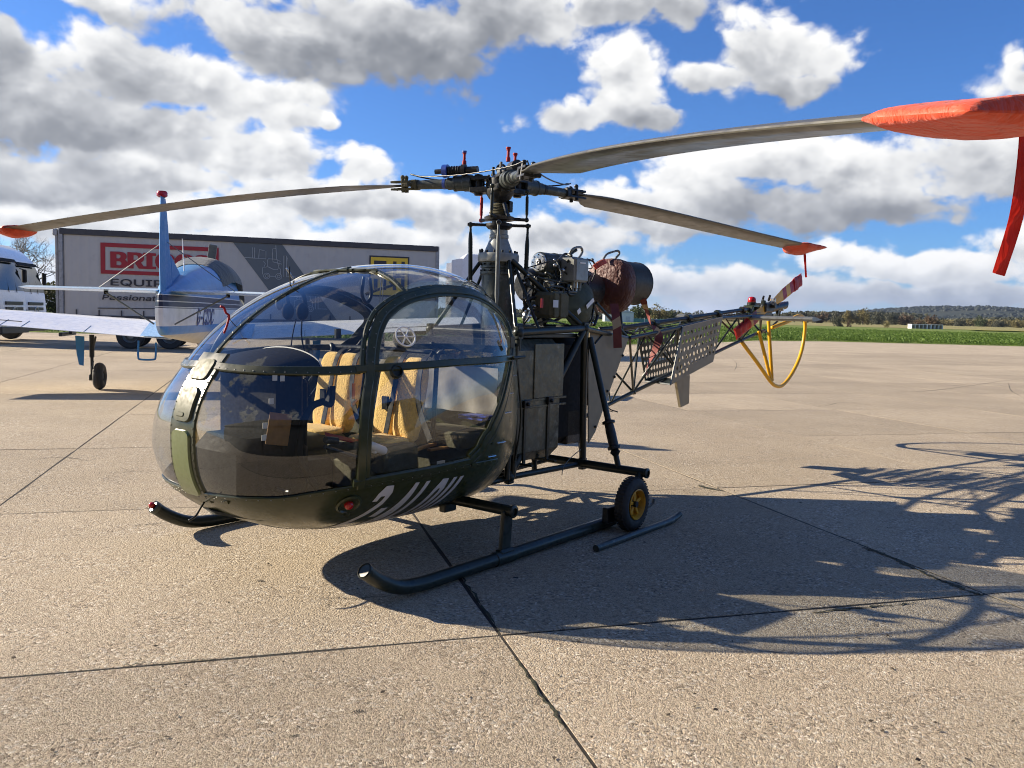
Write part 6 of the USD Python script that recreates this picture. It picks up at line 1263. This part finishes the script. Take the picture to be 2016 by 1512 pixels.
def leaves(c, rad3, n, size, seed, clumps=14, flat=.0):
    """Leaf-clump faces through a crown's volume: uneven outline, gaps, light and dark clumps."""
    r = np.random.default_rng(seed); C0 = []
    while len(C0) < clumps:
        q = r.normal(size=3); q /= np.linalg.norm(q); q *= r.random() ** .4
        C0.append(q * .78)
    C0 = np.array(C0); rr = .26 + .26 * r.random(clumps); k = r.integers(0, clumps, n); d = r.normal(size=(n, 3)); d /= np.linalg.norm(d, axis=1, keepdims=True)
    p = C0[k] + d * rr[k][:, None] * (r.random(n) ** .33)[:, None]; p = p * np.asarray(rad3) + np.asarray(c)
    a = r.normal(size=(n, 3)); a /= np.linalg.norm(a, axis=1, keepdims=True); b = np.cross(a, r.normal(size=(n, 3))); b /= np.linalg.norm(b, axis=1, keepdims=True); s = size * (.5 + r.random(n))[:, None]
    V = np.stack([p - a * s, p + b * s * .6, p + a * s, p - b * s * .6], 1).reshape(-1, 3); F = np.arange(4 * n).reshape(n, 4); return V, F
def tree(name, lab, x, y, h, w, material, n=420, seed=0, cat='tree', z0=0., group='trees across the field', trunk=True, low=.0):
    t = thing(name, lab, cat, None, group); r = np.random.default_rng(seed + 900)
    ch = h * (1 - low); part(t, 'crown', MB().add(*leaves((x, y, z0 + h - ch / 2), (w / 2, w / 2, ch / 2), n, max(w, h) * .040, seed)), material, False)
    if trunk:
        mb = MB().tube([(x, y, z0 - .2), (x + .02 * h, y, z0 + h * .3), (x, y, z0 + h * .62)], [h * .035, h * .024, h * .010], 7)
        for k in range(5): a = r.random() * 6.28; mb.tube([(x, y, z0 + h * (.25 + .07 * k)), (x + math.cos(a) * w * .3, y + math.sin(a) * w * .3, z0 + h * (.5 + .08 * k))], [h * .012, h * .004], 5)
        part(t, 'trunk', mb, 'bark', 40)
    return t
def at_px(u, v_top, Y, v_base=None): x = pxx(u, Y); return x, hgt(u, v_top, Y)
wood = [  # pixel column, top row, width in pixels, distance, material, label
    (1262, 596, 46, 330, 'leaf_green', 'tall rounded green tree above the grey shed'), (1296, 594, 44, 340, 'leaf_autumn', 'pale yellowing tree in the wood behind the grey shed'), (1228, 606, 30, 335, 'leaf_far', 'dark tree directly over the grey shed roof'), (1318, 604, 30, 345, 'leaf_green', 'green tree ending the wood behind the boom'),
    (1346, 611, 26, 420, 'leaf_far', 'small dark tree above the perforated plates'), (1374, 612, 28, 430, 'leaf_far', 'low dark tree behind the tail boom'), (1404, 614, 30, 430, 'leaf_autumn', 'low yellowish tree behind the tail boom'), (1440, 615, 34, 440, 'leaf_autumn', 'low autumn tree left of the red beacon'),
    (1556, 612, 30, 520, 'leaf_far', 'dark tree beyond the tail guard'), (1584, 610, 32, 520, 'leaf_far', 'broad dark tree right of the tail guard'), (1614, 611, 30, 520, 'leaf_russet', 'russet tree right of the tail guard'), (1646, 609, 26, 480, 'leaf_far', 'dark bare topped tree beside the birches'),
    (1668, 607, 24, 470, 'leaf_autumn', 'left of two pale birches in the tree belt'), (1698, 606, 28, 470, 'leaf_autumn', 'right of two pale birches in the tree belt'), (1728, 612, 26, 520, 'leaf_far', 'dark tree right of the birches'), (1754, 615, 28, 540, 'leaf_far', 'low dark tree before the hill foot'), (1782, 617, 28, 540, 'leaf_russet', 'low russet tree before the hill foot'),
    (1653, 620, 22, 300, 'leaf_far', 'lone dark bush at the left end of the hedge'), (1671, 628, 9, 290, 'leaf_russet', 'tiny dark bush in the stubble'), (1808, 623, 18, 330, 'leaf_russet', 'smaller of two dark trees behind the white pens'), (1835, 618, 28, 320, 'leaf_russet', 'larger dark russet tree behind the white pens'),
    (1745, 630, 12, 300, 'leaf_autumn', 'pale bush left of the white pens'), (1890, 625, 24, 600, 'leaf_far', 'dark tree on the hill foot right of the russet tree'), (1930, 623, 26, 620, 'leaf_green', 'green tree on the hill foot'), (1965, 626, 24, 600, 'leaf_far', 'dark tree near the right edge below the hill'), (2004, 628, 26, 560, 'leaf_autumn', 'yellowish tree at the right edge below the hill')]
for i, (u, vt, wp, Y, m_, lab) in enumerate(wood):
    x, zt = at_px(u, vt, Y); tree('bush' if wp < 14 else 'tree', lab, x, Y, max(zt, 1.5), wp * Y / FPX * 1.15, m_, 1100 if wp > 20 else 500, 40 + i, 'bush' if wp < 14 else 'tree', trunk=wp > 14, low=.0)
# hedges and woods that read as one mass
def mass(name, u0, u1, v_top, Y, dep, n, size, material, seed, kind='stuff'):
    r = np.random.default_rng(seed); x0, x1 = pxx(u0, Y), pxx(u1, Y); k = n
    x = x0 + (x1 - x0) * r.random(k); zt = np.interp(x, [x0, x1], [hgt(u0, v_top[0], Y), hgt(u1, v_top[1], Y)]) * (.80 + .35 * meshkit.noise(np.c_[x * 40 / Y * .35, x * 0 + seed, x * 0]))
    p = np.c_[x, Y + dep * (r.random(k) - .5), zt * r.random(k) ** .6]; a = r.normal(size=(k, 3)); a /= np.linalg.norm(a, axis=1, keepdims=True); b = np.cross(a, r.normal(size=(k, 3))); b /= np.linalg.norm(b, axis=1, keepdims=True); s = size * (.5 + r.random(k))[:, None]
    return single(name, (np.stack([p - a * s, p + b * s * .6, p + a * s, p - b * s * .6], 1).reshape(-1, 3), np.arange(4 * k).reshape(k, 4)), material, kind=kind, smooth=False)
mass('hedge', 1575, 2060, (629, 632), 640, 8, 7000, .65, 'leaf_autumn', 1)
mass('far_wood', 1320, 1800, (617, 617), 790, 60, 6500, 1.7, 'leaf_far', 2)
mass('far_wood', 1780, 2080, (626, 630), 860, 60, 4200, 1.9, 'leaf_far', 3)
mass('far_wood', 600, 1330, (608, 614), 640, 60, 6500, 1.7, 'leaf_far', 4)
mass('near_hedge', -160, 420, (538, 556), 66, 4, 24000, .11, 'leaf_hedge', 5)
hr = np.random.default_rng(5); kk = 9000; hx = hr.random(kk) * 2600 + 700; hy = 1500 + 2000 * hr.random(kk); from_z = lambda x, y: np.interp(x * 3200 / y * np.clip(y / 3200, .6, 1.4), RX, RZ) * np.interp(y, [880, 1240, 1700, 2300, 3200, 5200, 30000], [.012, .035, .16, .50, 1.0, .7, .3])
hv = [(hx[i], hy[i], from_z(hx[i], hy[i])) for i in range(kk) if meshkit.noise(np.array([hx[i] * .004, hy[i] * .004, 3.])) > .30]
mb = MB(); ico = trimesh.creation.icosphere(1, 1.0)
for i, p in enumerate(hv):
    s = 4 + 5 * hr.random(); j = 1 + .35 * (hr.random((len(ico.vertices), 1)) - .5); mb.add(ico.vertices * j * [s, s, s * .8] + p, ico.faces)
single('hill_wood', mb, 'hill_leaf', kind='stuff', smooth=False)
# bare tree behind the lorries
bt = thing('bare_tree', 'leafless winter tree behind the white lorries', 'tree'); r9 = np.random.default_rng(77); mbt, mbb = MB(), MB(); bx_, by_ = pxx(52, 72), 72.
def grow(p, d, l, r, lev):
    q = p + d * l; mid = (p + q) / 2 + r9.normal(size=3) * l * .06
    (mbt if lev < 2 else mbb).tube([p, mid, q], [r, r * .85, r * .7], 6 if lev < 2 else 3, cap=False)
    if lev >= 6: return
    for k in range(3 if lev < 5 else 4):
        nd = unit(d + r9.normal(size=3) * (.42 + .05 * lev) + [0, 0, .06]); grow(p + (q - p) * (.55 + .45 * r9.random()), nd, l * (.66 + .14 * r9.random()), r * .58, lev + 1)
grow(np.array([bx_, by_, 0.]), np.array([0, 0, 1.]), 3.2, .19, 0)
part(bt, 'trunk', mbt, 'bark', True); part(bt, 'twigs', mbb, 'twig', False)
# sheds, fence and pens across the field
plain('shed_grey', (.36, .40, .42), .6, var=.06); plain('shed_roof', (.26, .30, .33), .6); plain('fence_teal', (.06, .20, .18), .6); plain('pen_white', (.62, .62, .60), .6)
def shed(lab, u0, u1, vt, Y, dep, m_, rise=.25):
    x0, x1 = pxx(u0, Y), pxx(u1, Y); z = hgt((u0 + u1) / 2, vt, Y); t = thing('shed', lab, 'shed')
    part(t, 'wall', MB().box(((x0 + x1) / 2, Y + dep / 2, z * .42), (x1 - x0, dep, z * .84), ch=.01), m_, False)
    part(t, 'roof', MB().prism([(x0 - .2, z * .84), (x1 + .2, z * .84), (x1 + .2, z * .88), ((x0 + x1) / 2, z), (x0 - .2, z * .88)], (0, Y + dep / 2, 0), (1, 0, 0), (0, 0, 1), dep + .3), 'shed_roof', False)
    part(t, 'door', MB().box(((x0 + x1) / 2 + (x1 - x0) * .1, Y - .03, z * .3), ((x1 - x0) * .3, .05, z * .58)), 'shed_roof', False); return t
shed('pale grey metal shed across the field below the wood', 1219, 1247, 611, 240, 10, 'shed_grey'); shed('small low grey shed left of the pale metal shed', 1190, 1208, 616, 245, 6, 'shed_grey')
fe = thing('fence', 'teal mesh fence along the far side of the field', 'fence'); xa, xb = pxx(1246, 250), pxx(1345, 250)
for k in range(14): part(fe, 'post', MB().box((xa + (xb - xa) * k / 13, 250, .95), (.10, .10, 2.6)), 'pen_white' if k % 3 == 0 else 'fence_teal')
for k in range(13): part(fe, 'panel', MB().box((xa + (xb - xa) * (k + .5) / 13, 250, 1.35), ((xb - xa) / 13 - .12, .03, 1.3)), 'fence_teal')
pn = thing('pens', 'low white open fronted pens standing in the far field', 'pens'); xa, xb = pxx(1795, 300), pxx(1856, 300)
part(pn, 'roof', MB().box(((xa + xb) / 2, 301.5, 2.62), (xb - xa, 3.4, .16)), 'pen_white'); part(pn, 'back_wall', MB().box(((xa + xb) / 2, 303, 1.75), (xb - xa, .1, 1.7)), 'rail_dark')
for k in range(9): part(pn, 'divider', MB().box((xa + (xb - xa) * k / 8, 301.3, 1.75), (.35 if k in (4, 5) else .16, 3.0, 1.62)), 'pen_white')

# the dark hangars whose shape is mirrored in the lower windscreen
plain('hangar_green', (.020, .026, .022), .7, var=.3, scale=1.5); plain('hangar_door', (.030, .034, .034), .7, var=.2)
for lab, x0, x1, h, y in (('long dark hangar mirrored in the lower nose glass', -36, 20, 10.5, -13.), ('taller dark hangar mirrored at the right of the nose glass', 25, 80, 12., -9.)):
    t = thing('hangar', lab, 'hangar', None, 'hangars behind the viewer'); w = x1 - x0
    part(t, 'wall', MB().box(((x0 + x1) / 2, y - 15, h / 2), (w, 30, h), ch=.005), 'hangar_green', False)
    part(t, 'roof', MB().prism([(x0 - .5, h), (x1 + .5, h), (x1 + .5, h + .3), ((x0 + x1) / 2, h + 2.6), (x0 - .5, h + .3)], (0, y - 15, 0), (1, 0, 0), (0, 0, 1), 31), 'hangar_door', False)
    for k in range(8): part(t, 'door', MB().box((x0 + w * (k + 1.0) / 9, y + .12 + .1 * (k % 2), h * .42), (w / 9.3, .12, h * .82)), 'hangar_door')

# ------------------------------------------------------------------ thin air: far things pale a little towards blue
usdkit.material(stage, '/World/Looks/haze', {'v': ('principled_volume', dict(color=(.62, .74, .95), density=0.000035, anisotropy=.3))}, [], volume='v.volume')
hz = usdkit.mesh(stage, '/World/haze', trimesh.creation.box([12000, 40000, 404]).apply_translation([0, 16000, 198]), '/World/Looks/haze').GetPrim()
tag(hz, kind='stuff')
